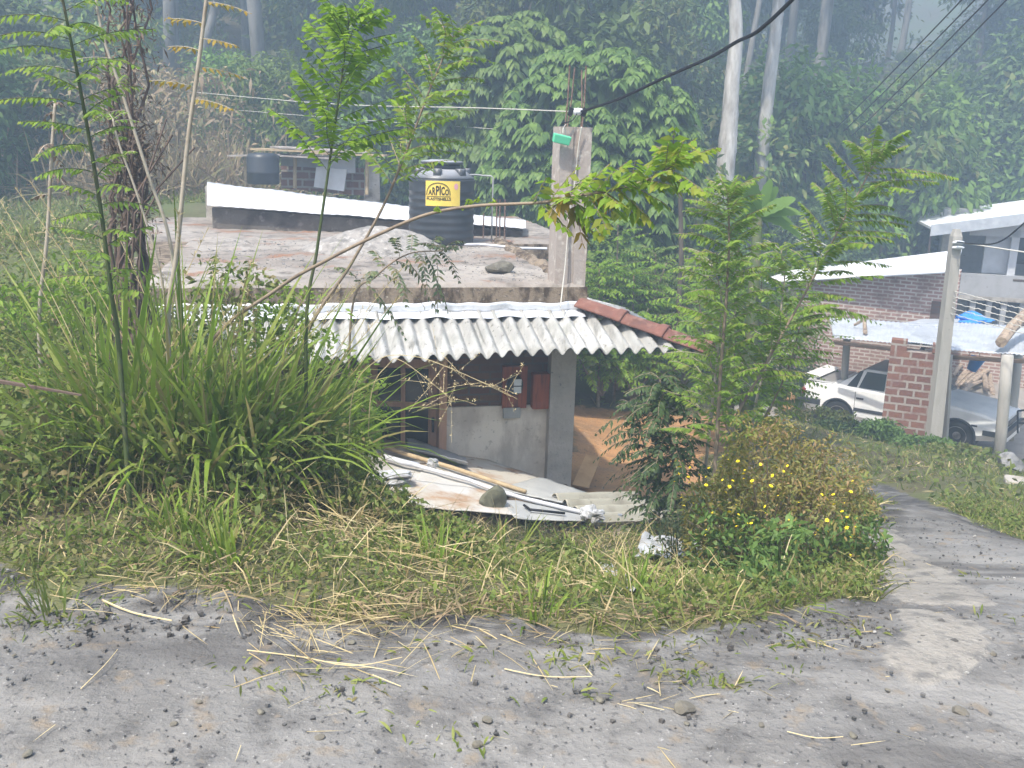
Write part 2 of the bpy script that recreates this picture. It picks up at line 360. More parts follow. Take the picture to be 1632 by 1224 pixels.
leafmat('weed', [(.07, .11, .02), (.13, .18, .035), (.2, .25, .06), (.1, .14, .03), (.22, .24, .07), (.22, .17, .08), (.12, .18, .04), (.16, .22, .045)], .4)
leafmat('bush_olive', [(.2, .2, .045), (.27, .23, .06), (.15, .19, .04), (.28, .2, .075), (.19, .23, .05)], .35)
leafmat('bush_red', [(.24, .16, .075), (.3, .2, .09), (.22, .2, .07), (.28, .25, .1)], .3)
leafmat('bush_green', [(.08, .15, .035), (.12, .2, .05), (.15, .25, .06)], .35)
leafmat('dry_leaf', [(.12, .085, .06), (.17, .125, .09), (.09, .065, .05), (.24, .18, .12)], .2)
leafmat('dry_scrub', [(.3, .22, .13), (.22, .16, .1), (.38, .3, .17), (.16, .17, .07)], .25)
leafmat('forest_a', [(.055, .1, .025), (.09, .145, .035), (.125, .185, .045), (.07, .11, .03)], .3, obj_var=.45)
leafmat('forest_b', [(.075, .12, .03), (.125, .18, .045), (.17, .225, .055), (.19, .175, .06)], .3, obj_var=.45)
leafmat('forest_c', [(.1, .17, .03), (.15, .23, .04), (.19, .27, .055), (.12, .19, .035)], .35, obj_var=.25)
leafmat('rosette', [(.08, .16, .03), (.13, .22, .045), (.19, .3, .06), (.1, .18, .035)], .35, obj_var=.1)
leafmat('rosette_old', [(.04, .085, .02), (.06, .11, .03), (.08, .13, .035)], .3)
leafmat('banana_leaf', [(.1, .2, .04), (.15, .26, .06), (.13, .22, .05)], .4)

def ground_mat():
    m, t, p = new_mat('ground')
    va = t.nodes.new('ShaderNodeVertexColor'); va.layer_name = 'zone'
    sp = t.nodes.new('ShaderNodeSeparateColor'); t.links.new(va.outputs['Color'], sp.inputs[0])
    def nz(sc, lo, hi, st=None): return noise_fac(t, sc, lo, hi, st)[0]
    soil = mixc(t, nz(2.5, .4, .65), (.09, .075, .045), (.15, .125, .08)); soil = mixc(t, nz(14, .5, .7), soil, (.06, .055, .03))
    soil = mixc(t, nz(.35, .42, .6), soil, (.1, .12, .045))
    road = mixc(t, nz(1.1, .4, .62, (1, 2.2, 1)), (.15, .146, .142), (.205, .199, .19)); road = mixc(t, nz(.5, .46, .62, (1, 1.6, 1)), road, (.215, .213, .21)); road = mixc(t, nz(5, .5, .68), road, (.105, .102, .1))
    road = mixc(t, nz(34, .58, .68), road, (.07, .068, .07)); road = mixc(t, nz(60, .62, .72), road, (.36, .35, .34))
    road = mixc(t, nz(1.1, .5, .62, (.3, 1.8, 1)), road, (.235, .228, .218)); road = mixc(t, nz(1.4, .54, .66, (.4, 1.6, 1)), road, (.11, .106, .104)); road = mixc(t, nz(9, .57, .72), road, (.21, .17, .125))
    conc = mixc(t, nz(3, .4, .65), (.275, .258, .232), (.225, .21, .19)); conc = mixc(t, nz(8, .5, .66), conc, (.14, .135, .13)); conc = mixc(t, nz(30, .58, .7), conc, (.14, .135, .125)); conc = mixc(t, nz(70, .6, .72), conc, (.36, .345, .32))
    oran = mixc(t, nz(2, .4, .65), (.46, .25, .115), (.37, .2, .095)); oran = mixc(t, nz(.9, .48, .6, (1, 2, 1)), oran, (.3, .18, .1)); oran = mixc(t, nz(5, .52, .66), oran, (.31, .17, .085)); oran = mixc(t, nz(26, .58, .68), oran, (.14, .1, .07)); oran = mixc(t, nz(12, .58, .72), oran, (.42, .28, .16))
    yard = mixc(t, nz(2, .4, .65), (.33, .295, .26), (.27, .235, .2)); yard = mixc(t, nz(10, .56, .72), yard, (.4, .37, .34))
    def mask(sock, w=.25):
        _, f = noise_fac(t, 7, 0, 1)
        a = t.nodes.new('ShaderNodeMath'); a.operation = 'ADD'; t.links.new(sock, a.inputs[0])
        b = t.nodes.new('ShaderNodeMath'); b.operation = 'MULTIPLY_ADD'; t.links.new(f, b.inputs[0]); b.inputs[1].default_value = .9; b.inputs[2].default_value = -.45
        t.links.new(b.outputs[0], a.inputs[1])
        r = t.nodes.new('ShaderNodeMapRange'); r.inputs['From Min'].default_value = .5 - w / 2; r.inputs['From Max'].default_value = .5 + w / 2
        t.links.new(a.outputs[0], r.inputs['Value']); return r.outputs['Result']
    at_ = t.nodes.new('ShaderNodeAttribute'); at_.attribute_name = 'damp'
    ml = t.nodes.new('ShaderNodeMath'); ml.operation = 'MULTIPLY'; t.links.new(at_.outputs['Fac'], ml.inputs[0]); t.links.new(nz(4, .36, .56), ml.inputs[1])
    road = mixc(t, ml.outputs[0], road, (.07, .066, .063))
    c = mixc(t, mask(sp.outputs[0], .4), soil, road); c = mixc(t, mask(sp.outputs[2]), c, oran); c = mixc(t, mask(va.outputs['Alpha']), c, yard); c = mixc(t, mask(sp.outputs[1], .3), c, conc)
    t.links.new(c, p.inputs['Base Color']); p.inputs['Roughness'].default_value = .95; p.inputs['Specular IOR Level'].default_value = .15
    _, f1 = noise_fac(t, 30, 0, 1, None, 10); b = t.nodes.new('ShaderNodeBump'); b.inputs['Strength'].default_value = .8; b.inputs['Distance'].default_value = .025
    t.links.new(f1, b.inputs['Height']); t.links.new(b.outputs['Normal'], p.inputs['Normal'])
    MATS['ground'] = m
ground_mat()

# ------------------------------------------------------------------ the ground: one sheet, cut along the edges of road, path and courtyard
def zones(x, y):
    wob = .07 * (fbm(x * 3, y * 3, 3, 9) - .45); wob2 = .07 * (fbm(x * 3 + 40, y * 3, 3, 19) - .45)
    rd = inside(ROAD, x + wob * 2, y + wob2 * 2); cc = inside(CONC[0], x + wob * .6, y + wob2 * .6) | inside(CONC[1], x + wob * .6, y + wob2 * .6)
    yd = inside(YARD, x, y); fy = ((y > 17.9) & (x > 6.0) & (y < 27) & (x < 18) & (x * .68 + y * .73 > 18.2)) | ((x > 4) & (x < 7) & (y > 16.8) & (y < 21))
    return rd, cc, yd, fy
def sheet(xs, ys, hole=None, fine=False):
    X, Y = np.meshgrid(xs, ys); Z = gz(X, Y)
    rd, cc, yd, fy = zones(X, Y)
    if fine:
        b = .016 * (fbm(X * 5, Y * 5, 4, 3) - .45) * 2 + .012 * (fbm(X * 18, Y * 18, 2, 8) - .4)
        Z = Z + np.where(cc, b * .25 + .012, np.where(rd, b, b * 1.5))
    else:
        Z = Z - np.where((X > xs_n[0] + .05) & (X < xs_n[-1] - .05) & (Y > ys_n[0] + .05) & (Y < ys_n[-1] - .05), .35, 0)
        Z = Z + np.where(Y > 22, .5 * (fbm(X * .3, Y * .3, 3, 2) - .45), 0)
    nx = len(xs); V = np.stack([X, Y, Z], -1).reshape(-1, 3)
    i = np.arange(len(xs) - 1)[None] + (np.arange(len(ys) - 1) * nx)[:, None]
    Q = np.stack([i, i + 1, i + 1 + nx, i + nx], -1).reshape(-1, 4)
    cx = .25 * V[Q].sum(1)
    r2, c2, y2, f2 = zones(cx[:, 0], cx[:, 1])
    cls = np.where(c2, 2, np.where(r2, 1, np.where(y2, 3, np.where(f2, 4, 0))))
    keep = np.ones(len(Q), bool) if hole is None else ~((cx[:, 0] > hole[0]) & (cx[:, 0] < hole[1]) & (cx[:, 1] > hole[2]) & (cx[:, 1] < hole[3]))
    colr = np.stack([rd, cc, yd, fy], -1).reshape(-1, 4).astype(float)
    damp = np.zeros(len(V))
    if fine:
        for k in range(8):
            for d, w in ((.22, .55), (.5, .45)):
                r3, c3, _, _ = zones(V[:, 0] + d * math.cos(k * .785), V[:, 1] + d * math.sin(k * .785)); damp += w / 3.0 * ~(r3 | c3)
        damp = np.clip(damp, 0, 1)
    return V, Q[keep], cls[keep], np.concatenate([colr, damp[:, None]], 1)
xs_n = np.arange(-5.2, 6.81, .05); ys_n = np.arange(1.2, 13.01, .05)
near = sheet(xs_n, ys_n, None, True)
far = sheet(np.concatenate([np.arange(-70, -12, 2.), np.arange(-12, 24, .6), np.arange(24, 80, 2.)]), np.concatenate([np.arange(-16, 30, .6), np.arange(30, 120, 2.)]), (xs_n[0] + .7, xs_n[-1] - .7, ys_n[0] + .7, ys_n[-1] - .7))
def part_sheet(name, classes, label):
    Vs, Qs, Cs, off = [], [], [], 0
    for V, Q, cls, colr in (near, far):
        q = Q[np.isin(cls, classes)]
        if not len(q): continue
        u, inv = np.unique(q, return_inverse=True); Vs.append(V[u]); Cs.append(colr[u]); Qs.append(inv.reshape(-1, 4) + off); off += len(u)
    b = MB(); b.add(np.concatenate(Vs), np.concatenate(Qs)); o = b.build(name, 'ground', smooth=True)
    a = o.data.color_attributes.new('zone', 'FLOAT_COLOR', 'POINT'); Cc = np.concatenate(Cs); a.data.foreach_set('color', Cc[:, :4].ravel())
    a = o.data.attributes.new('damp', 'FLOAT', 'POINT'); a.data.foreach_set('value', Cc[:, 4].copy())
    tag(o, label, kind='structure'); return o
part_sheet('ground', [0], 'grassy bank and hillside soil around the house')
part_sheet('road', [1], 'grey gravel and dirt road in the foreground')
part_sheet('concrete_path', [2], 'worn pale concrete patches on the sloping path')
part_sheet('courtyard', [3], 'bare orange earth courtyard beside the house')
part_sheet('yard', [4], 'pale dusty yard around the parked car')
# ------------------------------------------------------------------ the house below the road
C0 = at(936, 470, 10.0); HA = R(12.5)
U = Vector((math.cos(HA), math.sin(HA), 0)); I_ = Vector((-math.sin(HA), math.cos(HA), 0))
def H(a, b, z): return Vector((C0.x, C0.y, 0)) + U * a + I_ * b + Vector((0, 0, z))
HROT = Matrix.Rotation(HA, 3, 'Z')
ST, SB, FL = .33, .085, -2.55                      # slab top, slab bottom, floor
house = thing('concrete_house', 'low grey concrete house with flat slab roof and corrugated eave below the road', 'house', H(-2, 1, FL))
HO = house.location.copy()
def hbox(b, a0, a1, b0, b1, z0, z1, mi=0, jit=0):
    b.box(H((a0 + a1) / 2, (b0 + b1) / 2, (z0 + z1) / 2) - HO, (a1 - a0, b1 - b0, z1 - z0), HROT, mi, jit=jit)
def hp(a, b, z): return H(a, b, z) - HO
def hpart(b, name, m, parent=house, smooth=False): return b.build(name, m, parent, smooth)

# flat slab: an L-shaped sheet with a rough top and a stained rim
b = MB()
poly = [(-4.3, 0), (0, 0), (0, 4.1), (1.2, 4.1), (1.2, 8.6), (-5.2, 8.6), (-5.2, 3.0), (-4.6, 1.5)]
b.hexa([hp(x, y, SB) for x, y in poly], [hp(x, y, ST - .03) for x, y in poly], 1)
o = hpart(b, 'slab', ['slab_top', 'slab_edge'])
b = MB()
def slabtop(a0, a1, b0, b1, nu, nv, inset):
    def fn(u, v):
        a, q = a0 + (a1 - a0) * u, b0 + (b1 - b0) * v
        w = H(a, q, 0); e = min(u, 1 - u, v, 1 - v)
        z = ST + .035 * (float(fbm(w.x * 3, w.y * 3, 4, 21)) - .45) + .02 * float(vnoise(w.x * 17, w.y * 17, 4))
        if e == 0: z = ST - .04
        return hp(a, q, z)
    b.grid(fn, nu, nv)
slabtop(-4.3, 0.0, 0.0, 4.1, 110, 100, 0); slabtop(-5.2, 1.2, 4.11, 8.6, 90, 60, 0)
hpart(b, 'slab_screed', 'slab_top', smooth=True)
b = MB()                                             # low rough kerb along the right rim
def kerb(u, v):
    q = .1 + 3.9 * v; ang = math.pi * u; w = .09 + .02 * math.sin(q * 9)
    return hp(-.14 - w * math.cos(ang), q, ST + (.06 + .035 * math.sin(q * 7 + 1) * math.sin(q * 17)) * math.sin(ang))
b.grid(kerb, 8, 70); hpart(b, 'slab_kerb', 'slab_edge', smooth=True)

# walls
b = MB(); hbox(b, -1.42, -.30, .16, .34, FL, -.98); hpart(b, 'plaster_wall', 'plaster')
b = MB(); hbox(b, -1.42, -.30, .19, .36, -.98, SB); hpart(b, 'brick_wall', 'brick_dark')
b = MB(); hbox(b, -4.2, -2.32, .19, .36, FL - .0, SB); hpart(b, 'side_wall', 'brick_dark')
b = MB(); hbox(b, -.2, -.06, .34, 8.4, FL, SB - .003); hbox(b, -4.2, -4.0, .36, 8.4, FL, SB - .003); hbox(b, -4.0, -.2, 8.2, 8.4, FL, SB - .003); hbox(b, -3.9, -.2, 1.6, 1.7, FL, SB - .003)
hpart(b, 'rear_wall', 'concrete_old')
b = MB(); hbox(b, -.34, -.07, .04, .33, FL, SB - .004); hpart(b, 'pillar', 'pillar_plaster')
b = MB()                                             # rafters and wall plate in the dark under the eave
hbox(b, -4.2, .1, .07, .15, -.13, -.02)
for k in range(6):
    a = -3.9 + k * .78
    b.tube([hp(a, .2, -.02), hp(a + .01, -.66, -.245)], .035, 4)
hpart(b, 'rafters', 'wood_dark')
b = MB(); hbox(b, -1.5, -1.42, .1, .34, FL, -.1); hbox(b, -2.32, -2.24, .1, .34, FL, -.1); hbox(b, -2.24, -1.5, .12, .33, -.4, -.1); hpart(b, 'door_frame', 'wood_frame')
# glazed door leaf, standing ajar
DA = R(-13)
def dp(u, t, z): return hp(-1.5 - u * math.cos(DA), .3 - u * math.sin(DA) * 1 + t, z)
door = MB()
def dbar(u0, u1, z0, z1, t=.035):
    door.hexa([dp(u0, 0, z0), dp(u1, 0, z0), dp(u1, t, z0), dp(u0, t, z0)], [dp(u0, 0, z1), dp(u1, 0, z1), dp(u1, t, z1), dp(u0, t, z1)])
dbar(0, .085, -2.5, -.5); dbar(.62, .705, -2.5, -.5); dbar(.085, .62, -.6, -.5); dbar(.085, .62, -1.02, -.965); dbar(.33, .375, -1.46, -.58, .03); dbar(.085, .62, -2.5, -1.46)
d = hpart(door, 'door', 'wood_frame')
for u0, u1, z0, z1 in ((.087, .328, -.963, -.582), (.377, .618, -.963, -.582), (.087, .328, -1.458, -1.022), (.377, .618, -1.458, -1.022)):
    g = MB(); g.hexa([dp(u0, .012, z0), dp(u1, .012, z0), dp(u1, .018, z0), dp(u0, .018, z0)], [dp(u0, .012, z1), dp(u1, .012, z1), dp(u1, .018, z1), dp(u0, .018, z1)])
    g.build('pane', 'glass_dark', d)
g = MB(); g.box(dp(.04, -.02, -1.2), (.025, .02, .16), HROT); g.build('handle', 'black_plastic', d)
# corrugated eave roof: overlapping asbestos sheets cut along the hip
def eave_z(a, t): return .02 - t * (.235 + .02 * max(0, -a - .3)) - .02 * t * (1 - t)
def sheet_eave(a0, a1, lift, seed, tip=.0):
    n = int((a1 - a0) / .0146); nt = 8; V = []; r2 = random.Random(seed)
    end = .8 + r2.uniform(-.02, .02)
    for j in range(nt + 1):
        for i in range(n + 1):
            a = a0 + (a1 - a0) * i / n; t0 = 0 if a < 0 else min(1, a / .93); t = t0 + (1 - t0) * j / nt
            z = eave_z(a, t) + .034 * math.sin(2 * math.pi * a / .146) + lift + .012
            V.append(tuple(hp(a + .02 * t, -t * end, z)))
    f = [(j * (n + 1) + i, j * (n + 1) + i + 1, (j + 1) * (n + 1) + i + 1, (j + 1) * (n + 1) + i) for j in range(nt) for i in range(n)]
    m = MB(); m.add(V, f); o = m.build('corrugated_sheet', 'asbestos', house, True)
    s = o.modifiers.new('thick', 'SOLIDIFY'); s.thickness = .008; s.offset = -1
    return o
for k, (a0, a1) in enumerate(((-4.3, -3.18), (-3.26, -2.14), (-2.22, -1.1), (-1.18, -.06), (-.14, .9))): sheet_eave(a0, a1, .007 * (k % 2), k)
n = 90; V = []                                       # the hip end round the corner
for j in range(5):
    for i in range(n + 1):
        q = -.8 + 2.4 * i / n; t0 = 0 if q > 0 else -q / .8; t = t0 + (1 - t0) * j / 4
        V.append(tuple(hp(t * .93, q, .03 - t * .235 + .027 * math.sin(2 * math.pi * q / .146))))
m = MB(); m.add(V, [(j * (n + 1) + i, j * (n + 1) + i + 1, (j + 1) * (n + 1) + i + 1, (j + 1) * (n + 1) + i) for j in range(4) for i in range(n)])
o = m.build('corrugated_sheet', 'asbestos', house, True); o.modifiers.new('thick', 'SOLIDIFY').thickness = .008
# bent metal flashing between slab and sheets
def flash(u, v):
    a = -4.25 + 4.2 * u; cr = .012 * math.sin(a * 13) * math.sin(a * 5.1) + .008 * (float(vnoise(a * 9, v * 4, 6)) - .5)
    if v < .5: return hp(a, -.012 + cr * .5, .15 - .13 * (v / .5) + cr)
    t = (v - .5) / .5 * .17
    return hp(a, -.012 - t * .85, .066 + cr - t * .27)
m = MB(); m.grid(flash, 160, 8); o = m.build('flashing', 'flashing', house, True); o.modifiers.new('thick', 'SOLIDIFY').thickness = .004
# three red hip tiles
hip0, hip1 = hp(-.05, .02, .155), hp(.98, -.86, -.155)
for k in range(3):
    t0, t1 = k / 3 - .012, (k + 1) / 3 + .03
    def tile(u, v, t0=t0, t1=t1, k=k):
        t = t0 + (t1 - t0) * v; p = hip0.lerp(hip1, t); ax = (hip1 - hip0).normalized(); sd = ax.cross(Vector((0, 0, 1))).normalized(); upv = sd.cross(ax)
        lip = .016 if v > .86 else 0; w = .135 + .012 * v + lip; s = (u - .5) * 2
        hgt = (1 - abs(s) ** 1.5) * (.075 + lip) - .05 + .012 * (1 - v) + .028 * v + (.02 if k and v < .1 else 0)
        return p + sd * s * w + upv * hgt
    m = MB(); m.grid(tile, 14, 22); o = m.build('hip_tile', 'tile_red', house, True); s = o.modifiers.new('thick', 'SOLIDIFY'); s.thickness = .018
# stub column with starter bars
b = MB()
cx0, cx1, cy0, cy1, CT_ = -.34, -.02, .03, .33, 1.88
def ring(z, k=1.0):
    return [hp(cx0, cy0, z), hp(-.21, cy0, z), hp(-.21, cy0 + .02, z), hp(-.15, cy0 + .02, z), hp(-.15, cy0, z), hp(cx1, cy0, z), hp(cx1, cy1, z), hp(cx0, cy1, z)]
zs = [ST - .02, .7, 1.1, 1.5, CT_]
for z0, z1 in zip(zs[:-1], zs[1:]): b.hexa(ring(z0), ring(z1))
colp = hpart(b, 'stub_column', 'column_face')
for (a, q, px, top) in ((-.29, .08, 908, 104), (-.22, .26, 916, 108), (-.12, .09, 927, 112), (-.06, .27, 934, 105)):
    p = H(a, q, CT_ - .05); e = at(px, top, p.y + .02)
    m = MB(); m.tube([p - HO, (p + (e - p) * .5 + Vector((.008, 0, 0))) - HO, e - HO], .0085, 5); m.build('rebar', 'rebar', colp)
# meter board and fuse box on the brick wall
m = MB(); hbox(m, -.83, -.57, .13, .188, -1.0, -.55); mb_ = hpart(m, 'meter_board', 'wood_red')
m = MB(); m.lathe([(.0, .03), (.085, .03), (.09, 0), (.075, -.05), (.0, -.055)], (0, 0, 0), 18, axis='y')
m.V = [v @ np.array(HROT).T * np.array((1, 1, 1.25)) + np.array(tuple(hp(-.71, .1, -.74))) for v in m.V]; m.build('meter', 'black_plastic', mb_, True)
for z in (-.695, -.775):
    m = MB(); hbox(m, -.735, -.655, .028, .034, z - .034, z + .034); hpart(m, 'dial_plate', 'porcelain', mb_)
m = MB(); hbox(m, -.82, -.64, .1, .155, -1.1, -.99); hpart(m, 'cutout_box', 'fibre_sheet', mb_)
m = MB(); hbox(m, -.52, -.345, .06, .188, -1.0, -.62); o = hpart(m, 'fuse_box', 'wood_red'); bevel(o, .006)

# things on and round the slab
def gtag(o, *a, **k): return tag(o, *a, **k)
tc = at(703, 391, 13.6); tz = ST + .0
tank = thing('water_tank', 'black ribbed plastic water tank with yellow sign standing on the flat roof', 'water tank', (tc.x, tc.y, tz))
TR = .44
m = MB(); prof = [(0, .0), (TR - .02, 0), (TR, .03)]
for k in range(7):
    z = .08 + k * .1; prof += [(TR, z), (TR + .008, z + .02), (TR + .008, z + .04), (TR, z + .06)]
prof += [(TR + .01, .83), (TR + .012, .86), (TR, .875)]
m.lathe(prof, n=48); m.build('body', 'black_plastic', tank, True)
m = MB(); m.lathe([(TR + .004, .872), (TR, .89), (.31, .985), (.27, 1.0), (.25, 1.0)], n=48)
for ang in (-95, -40, -150, 20, 80, 140): m.box((.345 * math.cos(R(ang)), .345 * math.sin(R(ang)), .945), (.1, .1, .13), Matrix.Rotation(R(ang), 3, 'Z'))
m.build('shoulder', 'tank_sunlit', tank, True)
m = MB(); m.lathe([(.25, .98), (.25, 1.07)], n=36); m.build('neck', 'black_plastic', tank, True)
m = MB(); m.lathe([(0, 1.065), (.285, 1.065), (.29, 1.08), (.28, 1.1), (.15, 1.118), (0, 1.122)], n=40); m.build('lid', 'tank_sunlit', tank, True)
# wrapped sign: words in sign coordinates (metres across, metres up), bent on to the tank
SW, SH = .46, .325
sa0 = R(-90) + math.atan2(-tc.x, tc.y) * -1 + R(11); sz0 = .53
def wrap(V, rr):
    V = np.asarray(V, float); ang = sa0 + (V[:, 0] - SW / 2) / TR
    return np.stack([np.cos(ang) * (rr + V[:, 2]), np.sin(ang) * (rr + V[:, 2]), sz0 + V[:, 1]], 1)
m = MB(); m.grid(lambda u, v: (u * SW, v * SH, 0), 20, 2); m.V = [wrap(m.V[0], TR + .014)]; sg = m.build('sign', 'sign_yellow', tank)
sg.modifiers.new('thick', 'SOLIDIFY').thickness = .004
def text_mesh(s, w, h, x, y):
    cu = bpy.data.curves.new('lettering', 'FONT'); cu.body = s; cu.offset = .032; cu.resolution_u = 4
    o = bpy.data.objects.new('lettering', cu); COL.objects.link(o); bpy.context.view_layer.update()
    me = o.evaluated_get(bpy.context.evaluated_depsgraph_get()).to_mesh()
    V = np.array([v.co[:] for v in me.vertices]); fs = [tuple(p.vertices) for p in me.polygons]
    o.to_mesh_clear() if hasattr(o, 'to_mesh_clear') else None
    bpy.data.objects.remove(o); bpy.data.curves.remove(cu)
    lo, hi = V.min(0), V.max(0); V = V - lo; V[:, 0] *= w / (hi[0] - lo[0]); V[:, 1] *= h / (hi[1] - lo[1]); V[:, 2] = 0
    return V + np.array((x, y, 0)), fs
m = MB(); k = SW / 54
for ch, x, w, h in (('A', 4.5, 6, 8.5), ('R', 10.8, 5, 12), ('P', 16.2, 5, 14.5), ('I', 21.7, 1.8, 15), ('C', 24.2, 5.3, 13.2), ('O', 30, 5.5, 9.5)):
    V, f = text_mesh(ch, w * k, h * k, x * k, 16.5 * k); m.add(wrap(V, TR + .017), f)
V, f = text_mesh('PLASTISHELLS', 37 * k, 4.3 * k, 2 * k, 8.6 * k); m.add(wrap(V, TR + .017), f)
m2 = MB(); m2.grid(lambda u, v: ((1.5 + 36.5 * u) * k, (14 + v * .9) * k, 0), 20, 1); m.add(wrap(m2.V[0], TR + .017), [tuple(q) for F_ in m2.Fs for q in F_])
for r0, r1 in ((1., .955), (.925, .905)):
    m2 = MB(); m2.grid(lambda u, v: ((19.7 - 18.5 * math.cos(math.pi * u) * (r0 + (r1 - r0) * v)) * k, (16.5 + 19.3 * math.sin(math.pi * u) ** .8 * (r0 + (r1 - r0) * v)) * k, 0), 40, 1)
    m.add(wrap(m2.V[0], TR + .017), [tuple(q) for F_ in m2.Fs for q in F_])
m.build('lettering', 'sign_black', sg)
m = MB(); m.lathe([(0, 0), (3.2 * k, 0)], n=16); V = m.V[0].copy(); V[:, 1] *= 1.5; V = V[:, :2]; V = np.c_[V, np.zeros(len(V))] + np.array((47 * k, 30 * k, 0))
m = MB(); m.add(wrap(V[16:], TR + .0175), [tuple(range(16))]); m.build('sign_patch', 'sign_pink', sg)
m = MB(); q = [(.36, -.02, .93), (.47, .1, .93), (.55, .12, .92), (.66, .1, .92), (.69, .1, .9), (.69, .1, .0)]
m.tube([Vector(p) for p in q], .011, 7); m.build('inlet_pipe', 'wall_grey', tank, True)

def rock(name, c, size, m_, label, cat='stone', seed=0, group=None, lvl=2):
    bm = bmesh.new(); bmesh.ops.create_icosphere(bm, subdivisions=lvl + 1, radius=1); r2 = random.Random(seed)
    pl = [(Vector((r2.gauss(0, 1), r2.gauss(0, 1), r2.gauss(0, 1))).normalized(), r2.uniform(.62, .85)) for _ in range(9)]
    for v in bm.verts:
        for nn, dd in pl:
            e = v.co.dot(nn) - dd
            if e > 0: v.co -= nn * e
        v.co += v.normal * .04 * (vnoise(v.co.x * 4 + seed, v.co.y * 4 + v.co.z * 3) - .5)
        v.co = Vector((v.co.x * size[0], v.co.y * size[1], v.co.z * size[2]))
    me = bpy.data.meshes.new(name); bm.to_mesh(me); bm.free(); me.materials.append(MATS[m_])
    o = bpy.data.objects.new(name, me); COL.objects.link(o); o.location = c; return tag(o, label, cat, group)
p = at(796, 440, 10.65); r_ = rock('roof_stone', (p.x, p.y, ST + .06), (.17, .13, .085), 'stone_dark', 'brown block of stone lying near the front rim of the flat slab', seed=4); r_.rotation_euler = (.1, .05, .3)
# ash and rubble heap in front of the tank
def heap(c, rx, ry, h, name, m_, label, cat, n=40, seed=3):
    def fn(u, v):
        x, y = (u - .5) * 2, (v - .5) * 2; d = math.hypot(x, y)
        return (x * rx, y * ry, max(0, h * max(0, 1 - d * d) * (.65 + .7 * float(fbm(u * 5, v * 5, 4, seed)))) - .02)
    b = MB(); b.grid(fn, n, n); o = b.build(name, m_, smooth=True); o.location = c; return tag(o, label, cat)
p = at(600, 400, 12.4); heap((p.x, p.y, ST), 1.0, .7, .32, 'rubble_heap', 'ash_heap', 'low heap of grey ash and rubble on the slab left of the tank', 'rubble')
b = MB(); n = 1500
ra = rg.uniform(-4.0, -.2, n); rb = rg.uniform(.15, 4, n); sz = rg.uniform(.003, .008, n) * (1 + 1.2 * (rg.random(n) < .06))
for i in range(n):
    w = H(ra[i], rb[i], ST + .012); b.box(w, (sz[i] * 2, sz[i] * 1.5, sz[i]), Matrix.Rotation(rg.uniform(0, 3), 3, 'Z'), jit=sz[i] * .3)
tag(b.build('gravel', 'stone_grey'), 'loose gravel scattered over the slab roof', kind='stuff')
# starter bars standing on the slab right of the tank
for px, top, bot in ((770, 340, 384), (791, 318, 388), (796, 318, 388), (804, 318, 383)):
    q = at(px, bot, 14.4); e = at(px + 1, top, 14.4); m = MB(); m.tube([Vector((q.x, q.y, ST - .01)), e], .012, 5)
    tag(m.build('steel_bar', 'rebar', origin=(q.x, q.y, ST)), 'thin rusty starter bar standing upright on the slab right of the tank', 'steel bar', 'starter bars beside the tank')
m = MB(); q = at(740, 386, 13.2); m.tube([Vector((q.x, q.y, ST + .03)), Vector((q.x + .2, q.y + .05, ST + .035)), Vector((q.x + .75, q.y - .25, ST + .03)), Vector((q.x + 1.1, q.y - .2, ST + .03))], .02, 6)
tag(m.build('water_pipe', 'pvc', origin=q), 'white pipe lying on the slab at the foot of the tank', 'pipe')
mat('wall_shaded', (.13, .115, .1), .95, [((.06, .05, .045), 3, .45, .65), ((.22, .2, .18), 9, .56, .7)], (25, .4))  # shade under the sheet roof, painted in as a darker wall colour
# long white sheet roof of the low shed behind the slab
BL, BR_, TL, TR_ = at(330, 326, 14.4), at(838, 364, 14.6), at(330, 290, 16.6), at(838, 351, 16.0)
shed = thing('low_shed', 'low dark shed under a long white metal sheet behind the tank', 'shed', (BL.x, BL.y, .3))
m = MB()
def sf(u, v):
    p = BL.lerp(BR_, u).lerp(TL.lerp(TR_, u), v); p.z += .003 * math.sin(u * 190) + .02 * (float(vnoise(u * 9, v * 5, 3)) - .5); return p - shed.location
m.grid(sf, 260, 6, thick=.012); m.build('roof_sheet', 'roof_white', shed, True)
def wallq(p, q, z, t, inw, name, m_, par, o0):
    d = Vector(inw).normalized() * t; a = MB()
    bt = [Vector((p.x, p.y, z)), Vector((q.x, q.y, z)), Vector((q.x, q.y, z)) + d, Vector((p.x, p.y, z)) + d]
    tp = [p.copy(), q.copy(), q + d, p + d]
    a.hexa([v - o0 for v in bt], [v - o0 for v in tp]); return a.build(name, m_, par)
e1 = BL + Vector((.03, .12, -.05)); e2 = BR_ + Vector((-.05, .12, -.05)); wallq(e1, e2, .1, .12, (0, 1, 0), 'front_wall', 'wall_shaded', shed, shed.location)
e3 = TL + Vector((.03, -.1, -.06)); e4 = TR_ + Vector((-.05, -.1, -.06)); wallq(e3, e4, .1, -.12, (0, 1, 0), 'back_wall', 'concrete_old', shed, shed.location)
